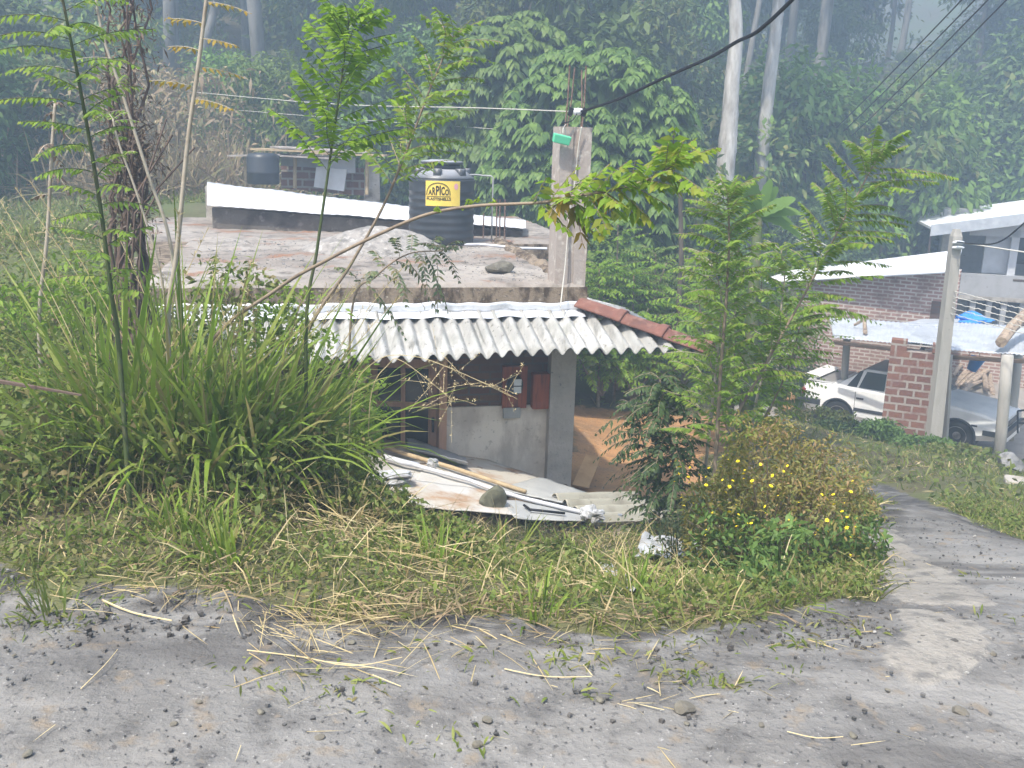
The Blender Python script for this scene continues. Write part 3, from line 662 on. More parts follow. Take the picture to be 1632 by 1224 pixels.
# plank shelter at the back with a drum under it
p0 = at(362, 247, 18.2)
shel = thing('plank_shelter', 'ramshackle shelter with grey plank roof and pale wall panels at the back', 'shelter', (p0.x, p0.y, .3))
def s18(px, py, Y=18.2): return at(px, py, Y) - shel.location
def plank(pts, th=.03, dp_=.5, name='roof_plank', m_='planks'):
    q = [s18(*p) for p in pts]; m = MB()
    dv = Vector((.05, dp_, 0)); m.hexa([q[0] - Vector((0, 0, th)), q[1] - Vector((0, 0, th)), q[1] + dv - Vector((0, 0, th)), q[0] + dv - Vector((0, 0, th))], [q[0], q[1], q[1] + dv, q[0] + dv]); return m.build(name, m_, shel)
plank([(362, 247), (446, 245)], .03, .5); plank([(398, 236), (522, 241)], .035, .5, m_='wood_pale'); plank([(430, 233), (585, 242)], .03, .7); plank([(500, 243), (612, 247)], .03, .4, m_='wood_pale'); plank([(446, 247), (545, 252)], .03, .9)
for px, t, bt in ((392, 248, 300), (585, 246, 310), (470, 245, 300)):
    m = MB(); m.tube([s18(px, bt, 18.5), s18(px, t, 18.5)], .035, 6); m.build('post', 'wood_pale', shel)
def panel(pts, Y, name, m_):
    q = [s18(px, py, Y) for px, py in pts]; m = MB(); dv = Vector((0, .04, 0)); m.hexa([q[0], q[1], q[1] + dv, q[0] + dv], [q[3], q[2], q[2] + dv, q[3] + dv]); m.build(name, m_, shel)
panel([(448, 300), (580, 312), (580, 268), (448, 262)], 18.9, 'brick_panel', 'brick_pier'); panel([(500, 298), (548, 305), (553, 270), (504, 266)], 18.55, 'white_panel', 'wall_white'); panel([(510, 272), (566, 276), (566, 252), (512, 252)], 18.6, 'white_panel', 'steel_white'); panel([(448, 264), (512, 268), (512, 250), (448, 250)], 18.75, 'grey_panel', 'grey_sheet')
panel([(580, 320), (606, 326), (604, 262), (582, 258)], 18.6, 'grey_panel', 'concrete_old')
p = at(420, 293, 17.8); m = MB(); m.lathe([(0, 0), (.27, 0), (.28, .02), (.28, .18), (.29, .2), (.28, .22), (.28, .45), (.25, .52), (.12, .54), (0, .54)], n=24)
o = m.build('water_drum', 'black_plastic', smooth=True); o.location = p; tag(o, 'small black drum under the plank shelter behind the white sheet', 'drum')

# ------------------------------------------------------------------ lean-to roof of loose sheets at the foot of the bank
LC = [at(585, 697, 9.45), at(1000, 790, 10.0), at(1078, 832, 8.55), at(545, 778, 8.1)]
_A = np.array([[p.x, p.y, 1] for p in LC]); _pl = np.linalg.lstsq(_A, np.array([p.z for p in LC]), rcond=None)[0]
def LT(px, py, h=0.0):
    d = ray(px, py); t = (_pl[2] + _pl[0] * 0 + _pl[1] * 0 + h - EYE.z) / (d.z - _pl[0] * d.x - _pl[1] * d.y); return EYE + d * t
lean = thing('lean_to', 'lean-to of patched rusty and fibre roof sheets against the house wall', 'lean-to roof', LT(800, 760, -1))
LO = lean.location.copy()
def lsheet(pts, h, name, m_, corr=0, th=.008, curl=0, lab=None, nu=40, nv=14):
    q = [LT(px, py, h) for px, py in pts]
    def fn(u, v):
        p = q[0].lerp(q[1], u).lerp(q[3].lerp(q[2], u), v)
        p.z += corr * math.sin(v * corr_n * 2 * math.pi) + .012 * (float(vnoise(u * 6 + h * 90, v * 5)) - .5) * (1 if not corr else .3) + curl * (2 * abs(v - .4)) ** 2
        e = .02 * (float(vnoise(u * 13 + v * 11, h * 50, 2)) - .5)
        p.x += e; p.y += e; return p - LO
    m = MB(); m.grid(fn, nu, nv, thick=th); o = m.build(name, m_, lean, True)
    if lab: tag(o, lab)
    return o
corr_n = 5
lsheet([(560, 690), (720, 715), (700, 760), (545, 775)], .0, 'roof_sheet', 'rust_sheet', lab='rust stained cream roof sheet')
lsheet([(700, 705), (872, 765), (800, 790), (660, 768)], .012, 'roof_sheet', 'rust_sheet')
lsheet([(640, 762), (790, 782), (830, 822), (600, 800)], .024, 'roof_sheet', 'rust_sheet')
lsheet([(648, 700), (742, 733), (745, 748), (652, 724)], .04, 'roof_sheet', 'grey_sheet', curl=.05, lab='dark grey curled sheet')
lsheet([(862, 760), (958, 792), (905, 804), (790, 778)], .036, 'roof_sheet', 'fibre_sheet', lab='flat pale fibre sheet')
lsheet([(800, 795), (930, 812), (960, 832), (820, 826)], .03, 'roof_sheet', 'fibre_sheet')
corr_n = 4
mat('corr_plastic', (.36, .34, .28), .6, [((.24, .22, .17), 3, .45, .7), ((.14, .13, .1), 14, .6, .72)], (10, .1))
lsheet([(880, 790), (1010, 786), (1078, 828), (948, 832)], .05, 'corrugated_sheet', 'corr_plastic', corr=.04, nv=56, lab='translucent beige corrugated sheet')
m = MB()
for (x0, y0, x1, y1) in ((600, 712, 870, 785), (580, 735, 960, 838)):
    m.tube([LT(x0, y0, -.06) - LO, LT(x1, y1, -.06) - LO], .035, 6)
for x0, y0, x1, y1 in ((640, 702, 600, 790), (900, 775, 955, 832)): m.tube([LT(x0, y0, -.1) - LO, LT(x1, y1, -.1) - LO], .03, 6)
for x, y in ((905, 808), (1000, 826)): q = LT(x, y, -.05); m.tube([q - LO, Vector((q.x, q.y, q.z - .7)) - LO], .035, 6)
m.build('timber', 'wood_dark', lean)
def ltube(pts, r, h, name, m_, label, cat, n=7, rad=None):
    q = [LT(x, y, h) for x, y in pts]; m = MB(); m.tube(q, rad or r, n); o = m.build(name, m_, smooth=True, origin=q[0]); return tag(o, label, cat)
ltube([(598, 708), (655, 726), (720, 745), (790, 768), (838, 784)], .022, .06, 'batten', 'wood_pale', 'long weathered batten lying across the rusty lean-to sheets', 'batten')
ltube([(650, 738), (700, 752), (745, 764), (775, 776), (830, 793), (880, 805), (930, 817), (990, 822)], .02, .06, 'drain_pipe', 'pvc', 'long bent white pipe lying across the lean-to sheets', 'pipe')
ltube([(612, 728), (640, 736), (668, 742)], .03, .06, 'drain_pipe', 'pvc', 'short white pipe piece among dry leaves at the left end of the lean-to', 'pipe')
ltube([(835, 805), (845, 812), (900, 818)], .012, .06, 'cord', 'cable_black', 'thin black cord lying on the pale sheets near the pipe end', 'cord')
p = LT(785, 795, .08); r_ = rock('roof_stone', p, (.13, .12, .13), 'stone_olive', 'rounded olive stone weighing down the lean-to sheets', seed=9)
def crumple(name, c, rx, ry, rz, m_, label, cat, seed=0, n=22):
    def fn(u, v):
        th, ph = u * 2 * math.pi, v * math.pi; k = .55 + .8 * float(vnoise(3 + 2.2 * math.cos(th) * math.sin(ph) + seed * 7, 3 + 2.2 * math.sin(th) * math.sin(ph) + 2 * math.cos(ph), seed))
        k += .25 * (float(vnoise(9 * math.cos(th) + seed, 9 * math.cos(ph) + 5 * math.sin(th), seed + 3)) - .5)
        return (rx * k * math.cos(th) * math.sin(ph), ry * k * math.sin(th) * math.sin(ph), rz * k * math.cos(ph))
    m = MB(); m.grid(fn, n, n); o = m.build(name, m_); o.location = c; return tag(o, label, cat)
crumple('plastic_bag', LT(690, 739, .09), .06, .05, .05, 'plastic_bag', 'small crumpled white bag beside the curled grey sheet', 'plastic bag', 1)
crumple('plastic_bag', LT(945, 820, .1), .1, .08, .07, 'plastic_bag', 'clear crumpled plastic bag at the near edge of the corrugated sheet', 'plastic bag', 2)
crumple('plastic_bag', LT(630, 760, .08), .2, .13, .05, 'plastic_bag', 'spread white plastic scrap under dry weeds at the left end of the lean-to', 'plastic scrap', 3)
# rubble wall holding the sheets
b = MB(); RW = [at(540, 786, 7.95), at(700, 808, 8.05), at(850, 828, 8.2), at(960, 841, 8.3), at(1080, 850, 8.25), at(1160, 872, 7.8)]
def rw(u, v):
    k = min(4, int(u * 5)); p = RW[k].lerp(RW[k + 1], u * 5 - k); ang = v * math.pi; n = .06 * (float(fbm(u * 14, v * 5, 3, 7)) - .45)
    return Vector((p.x, p.y - .22 * math.cos(ang) + n, p.z - .55 + (.55 + n) * math.sin(ang) ** .5))
b.grid(rw, 120, 14); tag(b.build('earth_bank_wall', 'earth_wall', smooth=True), 'low crumbling earth wall along the near edge of the lean-to', 'wall')
# white plastic trash on the bank
def trash(pts, name, label, seed, amp):
    q = [on_ground(*p) + Vector((0, 0, .02)) for p in pts]
    def fn(u, v):
        p = q[0].lerp(q[1], u).lerp(q[3].lerp(q[2], u), v); p.z += amp * (float(fbm(u * 3.2 + seed, v * 2.6, 2, seed)) - .25) * 1.5; p.y += .05 * (float(vnoise(u * 8, v * 8, seed)) - .5); return p
    m = MB(); m.grid(fn, 34, 16); tag(m.build(name, 'plastic_bag', smooth=True), label, 'plastic sheet')
trash([(1025, 872), (1115, 866), (1120, 900), (1010, 905)], 'plastic_sheet', 'torn white plastic sheet under the flowering bush', 4, .14)
trash([(950, 908), (975, 905), (1025, 945), (1000, 952)], 'plastic_sheet', 'narrow crumpled white plastic strip in the bank grass', 6, .05)
# plank leaning in the courtyard
m = MB(); q = [at(912, 772, 11.4), at(938, 778, 11.4), at(958, 728, 12.2), at(934, 724, 12.2)]; dv = Vector((0, -.02, .03)); m.hexa([v - dv for v in q], [v for v in q])
tag(m.build('board', mat('board_orange', (.52, .3, .14), .9, [((.4, .22, .1), 4, .45, .7)]).name, origin=q[0]), 'orange dust covered board leaning beside the house pillar', 'board')
# cables and what hangs from the stub column
def cable(pts, r, m_, label, cat='cable', n=40, sag=0, name='cable', group=None, wob=0):
    P = [Vector(p) for p in pts]; out = []
    if len(P) == 2:
        for i in range(n + 1):
            t = i / n; v = P[0].lerp(P[1], t); v.z -= sag * 4 * t * (1 - t); out.append(v)
    else:
        from mathutils.geometry import interpolate_bezier
        for i in range(len(P) - 1):
            a, b_ = P[i], P[i + 1]; t0 = (P[i + 1] - P[max(i - 1, 0)]) / 6; t1 = (P[min(i + 2, len(P) - 1)] - P[i]) / 6
            out += interpolate_bezier(a, a + t0, b_ - t1, b_, 12)[(0 if i == 0 else 1):]
    if wob: out = [v + Vector(rg.normal(0, wob, 3)) for v in out]
    m = MB(); m.tube(out, r, 5, cap=True); return tag(m.build(name, m_, smooth=True, origin=out[0]), label, cat, group)
ins = at(921, 178, 10.05)
cable([ins + Vector((.02, 0, 0)), at(985, 158, 9.4), at(1060, 123, 8.6), at(1130, 92, 7.9), at(1175, 66, 7.4), at(1215, 44, 7), at(1300, -40, 6.2), at(1420, -190, 5.2)], .014, 'cable_black', 'thick black service cable rising from the stub column to the upper right')
t_ = thing('insulator', 'black and white insulator strapped to the starter bars on the stub column', 'insulator', ins)
m = MB(); m.lathe([(0, -.05), (.032, -.045), (.036, 0), (.032, .045), (0, .05)], n=14); m.V = [v[:, [2, 1, 0]] for v in m.V]; m.build('spool', 'porcelain', t_, True)
for x, mm in ((-.07, 'cable_black'), (.065, 'cable_black')):
    m = MB(); m.box((x, 0, -.005), (.05, .06, .075), Matrix.Rotation(.3, 3, 'Y'), jit=.008); m.build('clamp', mm, t_)
cable([at(896, 196, 9.9), at(912, 192, 9.95), ins], .006, 'cable_black', 'short black lead between the green box and the insulator')
g = at(895, 222, 9.88); m = MB(); m.box((0, 0, 0), (.165, .07, .085), taper=1.08); o = m.build('junction_box', 'green_plastic'); bevel(o, .01, 3); o.location = g; o.rotation_euler = (.15, R(11), .2)
tag(o, 'small green plastic box hanging tilted beside the stub column', 'plastic box')
cable([at(897, 212, 9.88), at(898, 204, 9.92), at(902, 198, 10.0)], .004, 'cable_pale', 'short pale cord holding the green box', 'cord')
cable([at(927, 202, 9.95), at(921, 240, 9.97), at(915, 300, 9.97), at(907, 350, 9.97), at(901, 420, 9.92), at(897, 455, 9.85), at(893, 490, 9.75)], .007, 'cable_pale', 'pale wire running down the face of the stub column to the eave')
cable([at(300, 146, 21), at(520, 165, 16), at(760, 172, 12.5), at(913, 178, 10.1)], .006, 'cable_pale', 'upper thin pale wire stretched from the left brush to the stub column', 'wire', name='wire')
cable([at(310, 170, 24), at(560, 190, 22), at(780, 205, 21), at(880, 212, 20.5)], .006, 'cable_pale', 'lower thin pale wire stretched behind the water tank', 'wire', name='wire')
# ------------------------------------------------------------------ right side: brick house, white house, carport, car
WD = Vector((.88, -.47, 0)).normalized(); WN = Vector((-WD.y, WD.x, 0))          # along the wall, away from the camera
WA = math.atan2(WD.y, WD.x); WROT = Matrix.Rotation(WA, 3, 'Z')
W0 = at(1515, 600, 21.7); W0.z = -4.05
bh = thing('brick_house', 'small brick house with white single slope roof behind the parked car', 'house', W0)
bh.rotation_euler = (0, 0, WA)
bhr = WROT.inverted()
def bl(p): return bhr @ (Vector(p) - W0)
rBL, rBR, rTR, rTL = bl(at(1203, 450, 24.0)), bl(at(1524, 431, 21.45)), bl(at(1533, 398, 24.4)), bl(at(1262, 431, 26.6))
m = MB()
def rf(u, v):
    p = rBL.lerp(rBR, u).lerp(rTL.lerp(rTR, u), v); return p + Vector((0, 0, .018 * math.sin(v * 120)))
m.grid(rf, 24, 120, thick=.05); m.build('roof', 'roof_white', bh, True)
L_ = -3.9
def zr(x): return rBL.z + (rBR.z - rBL.z) * (x - rBL.x) / (rBR.x - rBL.x) - .06
m = MB(); m.hexa([(L_, .25, -.3), (-.1, .25, -.3), (-.1, .45, -.3), (L_, .45, -.3)], [(L_, .25, zr(L_)), (-.1, .25, zr(-.1)), (-.1, .45, zr(-.1)), (L_, .45, zr(L_))])
ex = (rTR - rBR); ex = ex / ex.y * 2.2; m.hexa([(-.12, .455, -.3), (-.12 + ex.x - .3, .45 + ex.y, -.3), (-.5 + ex.x, .45 + ex.y, -.3), (-.32, .455, -.3)], [(-.12, .455, zr(-.35)), (-.42 + ex.x, .45 + ex.y, zr(-.35)), (-.5 + ex.x, .45 + ex.y, zr(-.35)), (-.32, .455, zr(-.35))])
m.hexa([(L_, .45, -.3), (L_ + .2, .45, -.3), (L_ + .2, 3.2, -.3), (L_, 3.2, -.3)], [(L_, .45, zr(L_)), (L_ + .2, .45, zr(L_ + .2)), (L_ + .2, 3.2, zr(L_ + .2)), (L_, 3.2, zr(L_))])
m.build('wall', 'brick_house', bh)
m = MB(); m.hexa([(-.62, .24, 1.9), (-.12, .24, 1.9), (-.12, .26, 1.9), (-.62, .26, 1.9)], [(-.62, .24, 2.5), (-.12, .24, 2.5), (-.12, .26, 2.5), (-.62, .26, 2.5)]); m.build('brick_infill', 'brick_dark', bh)

# white two storey house further back
V0 = at(1530, 600, 27.5); V0.z = -4.0
VA = R(-14); VROT = Matrix.Rotation(VA, 3, 'Z'); vi = VROT.inverted()
wh = thing('white_house', 'pale two storey house with balcony and white verge roof at the right', 'house', V0, VA)
def vl(px, py, Y=27.5):                                # a pixel on the house front plane (y = 0 in the house frame)
    d = ray(px, py); n = VROT @ Vector((0, 1, 0)); t = (Vector(V0) - EYE).dot(n) / d.dot(n); return vi @ (EYE + d * t - Vector(V0))
def vbox(x0, x1, z0, z1, y0, y1, name, m_, par=wh):
    m = MB(); m.box(((x0 + x1) / 2, (y0 + y1) / 2, (z0 + z1) / 2), (x1 - x0, y1 - y0, z1 - z0)); return m.build(name, m_, par)
X1 = 6.5
a, b2 = vl(1532, 435), vl(1532, 470); zt, zb = a.z, b2.z
bal = vbox(-.6, X1, zb, zt, 0, .12, 'balcony_wall', 'wall_grey')
m = MB(); m.box((1.5, -.004, zt - .12), (1.0, .01, .06)); m.build('ledge_stain', 'wood_dark', bal)
vbox(-.6, X1, zb - .12, zb - .003, .0, 5, 'balcony_floor', 'concrete_old')
p1, p2 = vl(1568, 436), vl(1604, 380); zg = vl(1600, 378).z
vbox(p1.x, p1.x + .78, zt, zg + .3, .35, .5, 'upper_wall', 'wall_white')
q1 = vl(1606, 436).x
vbox(q1, q1 + .2, zt, zg + .2, .1, .26, 'post', 'wall_white')
vbox(q1 + 2.0, q1 + 2.2, zt, zg + .2, .1, .26, 'post', 'wall_white')
vbox(-.6, X1, zb, zg + .6, 2.5, 2.7, 'back_wall', 'wall_grey')
w = vbox(p1.x + .8, X1, zt + .1, zg + .1, 2.44, 2.5, 'window', 'wood_dark'); vbox(p1.x + .9, X1 - .1, zt + .2, zg, 2.42, 2.437, 'pane', 'glass_dark', w)
# gable board and roof verge
g0, g1 = vl(1540, 392), vl(1640, 378)
r0, r1 = vl(1480, 364), vl(1640, 344); sl = (r1.z - r0.z) / (r1.x - r0.x)
m = MB(); gx0, gx1 = vl(1545, 390).x, X1
def rz_(x): return r0.z + sl * (x - r0.x) - .03
m.hexa([(gx0, .1, zg), (gx1, .1, zg), (gx1, .2, zg), (gx0, .2, zg)], [(gx0, .1, rz_(gx0)), (gx1, .1, rz_(gx1)), (gx1, .2, rz_(gx1)), (gx0, .2, rz_(gx0))]); m.build('gable', 'wall_white', wh)
m = MB(); m.hexa([(r0.x, -.5, r0.z), (X1, -.5, rz_(X1) + .03), (X1, 4.5, rz_(X1) + .03), (r0.x, 4.5, r0.z)], [(r0.x, -.5, r0.z + .07), (X1, -.5, rz_(X1) + .1), (X1, 4.5, rz_(X1) + .12), (r0.x, 4.5, r0.z + .07)]); m.build('roof', 'roof_white', wh)
m = MB(); m.hexa([(r0.x - .02, -.55, r0.z - .17), (X1, -.55, rz_(X1) - .14), (X1, -.505, rz_(X1) - .14), (r0.x - .02, -.505, r0.z - .17)], [(r0.x - .02, -.55, r0.z + .13), (X1, -.55, rz_(X1) + .16), (X1, -.505, rz_(X1) + .16), (r0.x - .02, -.505, r0.z + .13)]); m.build('verge_board', 'steel_white', wh)
c_ = vl(1481, 420); vbox(r0.x, r0.x + .05, 0, r0.z - .01, -.4, -.35, 'post', 'wood_dark')
c_ = vl(1508, 400); vbox(c_.x - .1, c_.x + .1, 0, r0.z + .1, .2, .4, 'post', 'concrete_old')
vbox(-.6, X1, -.3, zb - .125, 1.6, 1.8, 'lower_wall', 'wall_grey')
for px in (1550, 1576, 1600, 1630):
    c_ = vl(px, 500); vbox(c_.x - .07, c_.x + .07, 0, zb - .13, .1, .24, 'post', 'wall_grey')
w = vbox(.2, X1 - .3, 1.0, 2.3, 1.53, 1.597, 'window', 'wood_dark'); vbox(.3, X1 - .4, 1.1, 2.2, 1.51, 1.527, 'pane', 'glass_dark', w)
# low brick wall behind the log pile
A, B = at(1500, 606, 25.4), at(1760, 618, 23.6); m = MB(); d = (B - A); d.z = 0; nn = Vector((-d.y, d.x, 0)).normalized() * .2
m.hexa([Vector((A.x, A.y, -4.2)), Vector((B.x, B.y, -4.2)), Vector((B.x, B.y, -4.2)) + nn, Vector((A.x, A.y, -4.2)) + nn], [Vector((A.x, A.y, -3.15)), Vector((B.x, B.y, -3.15)), Vector((B.x, B.y, -3.15)) + nn, Vector((A.x, A.y, -3.15)) + nn])
tag(m.build('low_brick_wall', 'brick_house', origin=(A.x, A.y, -4.2)), 'low weathered brick wall behind the pile of logs', 'wall')

# carport: brick pier, posts, sheets
cp = thing('carport', 'open carport with brick pier, round posts and white metal sheets over the car', 'carport', at(1450, 700, 18.2)); CO = cp.location.copy()
def cl(px, py, Y): return at(px, py, Y) - CO
def csheet(pts, name='roof_sheet', amp=.012, th=.015, nu=60, nv=20):
    q = [cl(*p) for p in pts]
    def fn(u, v):
        p = q[0].lerp(q[1], u).lerp(q[3].lerp(q[2], u), v); p.z += amp * math.sin(u * 40 * math.pi) + .022 * (float(vnoise(u * 5 + q[0].x, v * 4, 3)) - .5); return p
    m = MB(); m.grid(fn, nu, nv, thick=th); return m.build(name, 'steel_white', cp, True)
csheet([(1328, 537, 19.6), (1466, 550, 18.4), (1478, 517, 21.0), (1322, 505, 22.0)]); csheet([(1440, 543, 18.2), (1520, 553, 18.0), (1530, 516, 21.0), (1475, 515, 21.2)])
csheet([(1500, 556, 17.9), (1645, 566, 17.2), (1645, 520, 20.4), (1520, 514, 21.1)]); csheet([(1435, 516, 21.0), (1520, 522, 20.4), (1530, 508, 22.0), (1470, 509, 22.0)])
m = MB()
for p, q in (((1330, 541, 19.5), (1500, 560, 17.9)), ((1500, 563, 17.85), (1650, 572, 17.2)), ((1330, 510, 21.8), (1640, 524, 20.3)), ((1470, 553, 18.3), (1490, 519, 20.9)), ((1600, 570, 17.4), (1600, 526, 20.5))):
    m.tube([cl(*p) - Vector((0, 0, .06)), cl(*q) - Vector((0, 0, .06))], .045, 5)
m.build('roof_timber', 'wood_dark', cp)
PA = R(-22); PR = Matrix.Rotation(PA, 3, 'Z'); pl_ = at(1448, 700, 17.75)
m = MB(); zt_ = at(1448, 560, 17.75).z; hh = zt_ + 4.15
pw = 1.02
m.box((0, 0, 0), (pw, .24, hh)); o = m.build('brick_pier', 'brick_pier', cp); o.rotation_euler = (0, 0, PA); o.location = Vector((pl_.x, pl_.y, zt_ - hh / 2)) - CO
m = MB(); m.box((-pw / 2 + .14, 0, 0), (.28, .24, .2)); m.box((pw / 2 - .16, 0, 0), (.3, .238, .16)); m.box((0, .04, -.0), (pw - .06, .1, .01)); o2 = m.build('pier_course', 'brick_pier', cp); o2.rotation_euler = (0, 0, PA); o2.location = Vector((pl_.x, pl_.y, zt_ + .1)) - CO
def post(px0, py0, px1, py1, Y, r, name, m_, par, o0, n=14, sq=False):
    a_, b_ = at(px0, py0, Y), at(px1, py1, Y); m = MB(); v = [a_ - o0 - Vector((0, 0, .15)), a_.lerp(b_, .33) - o0, a_.lerp(b_, .66) - o0, b_ - o0]
    m.tube(v, r, 4 if sq else n); return m.build(name, m_, par, not sq)
for x0, y0, x1, y1, Y, r in ((1591, 748, 1606, 566, 17.3, .1), (1609, 690, 1622, 562, 19.2, .1), (1343, 640, 1350, 540, 20.5, .075)): post(x0, y0, x1, y1, Y, r, 'post', 'concrete_pole', cp, CO)
post(1505, 712, 1512, 566, 17.6, .075, 'post', 'concrete_pole', cp, CO, sq=True)
# utility pole
a_, b_ = at(1486, 716, 17.0), at(1525, 365, 17.0); b_.x = a_.x + (b_.x - a_.x); pole = thing('utility_pole', 'tapered square concrete utility pole rising in front of the brick pier', 'utility pole', a_)
m = MB(); v = b_ - a_
def sq(c, w): return [c + Vector((x * w, y * w, 0)) for x, y in ((-1, -1), (1, -1), (1, 1), (-1, 1))]
m.hexa(sq(Vector((0, 0, -.4)), .115), sq(v * .97, .078)); m.hexa(sq(v * .97, .076), sq(v, .045)); o = m.build('shaft', 'concrete_pole', pole); o.rotation_euler = (0, 0, 0)
for k in (0, 1):
    m = MB(); m.lathe([(0, -.03), (.03, -.03), (.035, 0), (.03, .03), (0, .03)], n=12); mm = m.V[0][:, [0, 2, 1]]; m.V = [mm * np.array((3.2, 1, 1)) + np.array(tuple(v * (.945 - k * .022))) + np.array((0, -.13, 0))]; m.build('insulator', 'porcelain', pole, True)
top = a_ + v * .945
cable([top + Vector((.05, -.1, 0)), at(1640, 403, 16.0)], .012, 'cable_pale', 'single pale wire running right from the pole top', 'wire', name='wire')
for k in range(5):
    s_ = at(1521 - k * 1.5, 464 + k * 9, 16.9)
    cable([s_, at(1650, 498 + k * 9.5, 15.6)], .008, 'cable_pale', ['topmost', 'second', 'middle', 'fourth', 'lowest'][k] + ' of five barbed strands running right from the utility pole', 'wire', name='barbed_wire', group='barbed strands at the pole', wob=.006)
cable([top, at(1585, 388, 14), at(1640, 350, 12), at(1700, 310, 10)], .012, 'cable_black', 'dark cable from the pole top up across the white verge', 'cable', name='cable')
for k, (x0, x1, y1) in enumerate(((1522, 1262, 262), (1546, 1272, 268), (1568, 1284, 276), (1600, 1300, 286))):
    cable([at(x0 + 190, -190, 9), at(x1, y1, 55)], (.009, .022), 'cable_black', ['leftmost', 'second', 'third', 'rightmost'][k] + ' of the four overhead lines crossing the hazy forest', 'overhead line', name='overhead_line', group='overhead power lines', sag=.25)
for k in range(3):
    cable([at(1225, 345 + k * 6, 30), at(1330, 398 + k * 9, 23.2)], .012, 'cable_pale', ['upper', 'middle', 'lower'][k] + ' of three slack lines from the banana plant to the brick house roof', 'wire', name='wire', group='slack lines at the brick house')
# logs
lg = [(1520, 618, 1545, 596), (1528, 622, 1556, 600), (1534, 626, 1566, 603), (1540, 612, 1572, 600), (1545, 606, 1580, 601), (1548, 618, 1584, 597), (1525, 610, 1541, 593), (1526, 634, 1562, 617), (1570, 630, 1566, 606), (1582, 632, 1574, 604), (1575, 624, 1577, 604), (1516, 611, 1530, 596), (1552, 612, 1588, 602)]
for k, (x0, y0, x1, y1) in enumerate(lg):
    p, q = at(x0, y0, 22.0 - (y0 - 610) * .05), at(x1, y1, 23.2); gzp = gz(p.x, p.y)
    h = .05 + .07 * (k % 3)
    p, q = on_ground(x0, y0 + 3) + Vector((0, 0, h)), on_ground(x1, y1 + 3) + Vector((0, 0, h + .05))
    if (q - p).length > 2.4: q = p + (q - p).normalized() * 2.0
    mid = p.lerp(q, .5) + Vector((0, 0, .05 * (k % 2)))
    m = MB(); m.tube([p, mid, q], [.055, .06, .045], 8, wob=.06); o = m.build('log', 'bark_log', origin=p)
    tag(o, 'peeled crooked log in the heap on the yard behind the car' if k not in (7, 9) else ('lowest log lying apart in front of the heap behind the car' if k == 7 else 'rightmost log leaning down from the heap'), 'log', 'logs heaped behind the car')
q = [at(1594, 556, 17.4), at(1612, 530, 18.2), at(1650, 488, 19.5)]; q[0].z += .12; q[1].z += .1; m = MB(); m.tube(q, [.1, .11, .12], 9, wob=.05)
tag(m.build('log', 'bark_log', origin=q[0]), 'thick bare log lying on the carport roof above the round posts', 'log')
m = MB(); q = [at(1379, 530, 19.6), at(1378, 515, 20.3), at(1379, 502, 20.4)]; m.tube(q, [.045, .04, .03], 6); q2 = [at(1362, 518, 20.6), at(1376, 510, 20.4)]; m.tube(q2, .03, 6)
tag(m.build('forked_branch', 'bark_log', origin=q[0]), 'short forked branch weighing down the left carport sheet', 'branch')
p = at(1548, 590, 20.3); bk = thing('blue_bucket', 'blue plastic bucket hanging under the carport roof', 'bucket', p); zz = at(1548, 558, 20.3).z - p.z
m = MB(); m.lathe([(0, 0), (.1, 0), (.145, .27), (.155, .28), (.15, .29), (.14, .28), (.09, .03), (0, .03)], n=20); o = m.build('pail', 'blue_plastic', bk, True); o.rotation_euler = (.15, .3, 0)
m = MB(); m.tube([Vector((.15, 0, .28)), Vector((.1, 0, .4)), Vector((.02, 0, .44)), Vector((-.07, 0, .38)), Vector((-.11, 0, .3))], .008, 5); m.build('handle', 'rebar', bk)
p = at(1545, 512, 22.5); tag(crumple('blue_tarpaulin', p, .55, .4, .2, 'blue_plastic', 'crumpled blue tarpaulin behind the carport roof', 'tarpaulin', 5))
# dark round stone and tyre end by the posts at the frame edge
p = on_ground(1607, 752); rock('boulder', p + Vector((0, 0, .1)), (.2, .18, .17), 'stone_grey', 'grey boulder at the foot of the nearer round post', seed=12)
p = on_ground(1640, 745); tr = thing('old_tyre', 'old dark tyre standing at the right frame edge', 'tyre', p + Vector((0, 0, .32)), R(60))
m = MB(); a = [Vector((.27 * math.cos(t), 0, .27 * math.sin(t))) for t in np.linspace(0, 2 * math.pi, 30)]; m.tube(a, .09, 10, cap=False); m.build('casing', 'tyre', tr, True)
m = MB(); m.lathe([(0, .05), (.19, .05), (.2, 0), (.19, -.05), (0, -.05)], n=20, axis='y'); m.build('rim', 'rim_grey', tr, True)
m = MB(); g0 = on_ground(1650, 772); q = [Vector((-.9, 0, 0)), Vector((0, .02, .02)), Vector((1.4, 0, .0))]
m.box((.1, 0, -.05), (.9, .22, .16), jit=.03); o = m.build('concrete_kerb', 'concrete_old'); o.location = g0; o.rotation_euler = (0, 0, -.3); bevel(o, .03); tag(o, 'short concrete kerb at the edge of the yard by the round post', 'kerb')
m = MB(); q = [at(1622, 690, 18.5), at(1622, 655, 18.5), at(1645, 652, 18.3)]; m.tube([q[0], q[1]], .02, 6); m.tube([q[1], q[2]], .02, 6); m.tube([q[0] + (q[1] - q[0]) * .45, q[0] + (q[1] - q[0]) * .45 + Vector((.5, 0, 0))], .02, 6)
tag(m.build('rail', 'cable_black', origin=q[0]), 'thin black metal rail beside the far round post', 'rail')
p = on_ground(1254, 662); post_o = thing('wooden_stump', 'short orange wooden stump behind the car boot', 'post', p)
m = MB(); m.tube([Vector((0, 0, -.1)), Vector((.02, 0, .22)), Vector((.03, 0, .42))], .1, 8, wob=.04); m.build('post', 'board_orange', post_o)

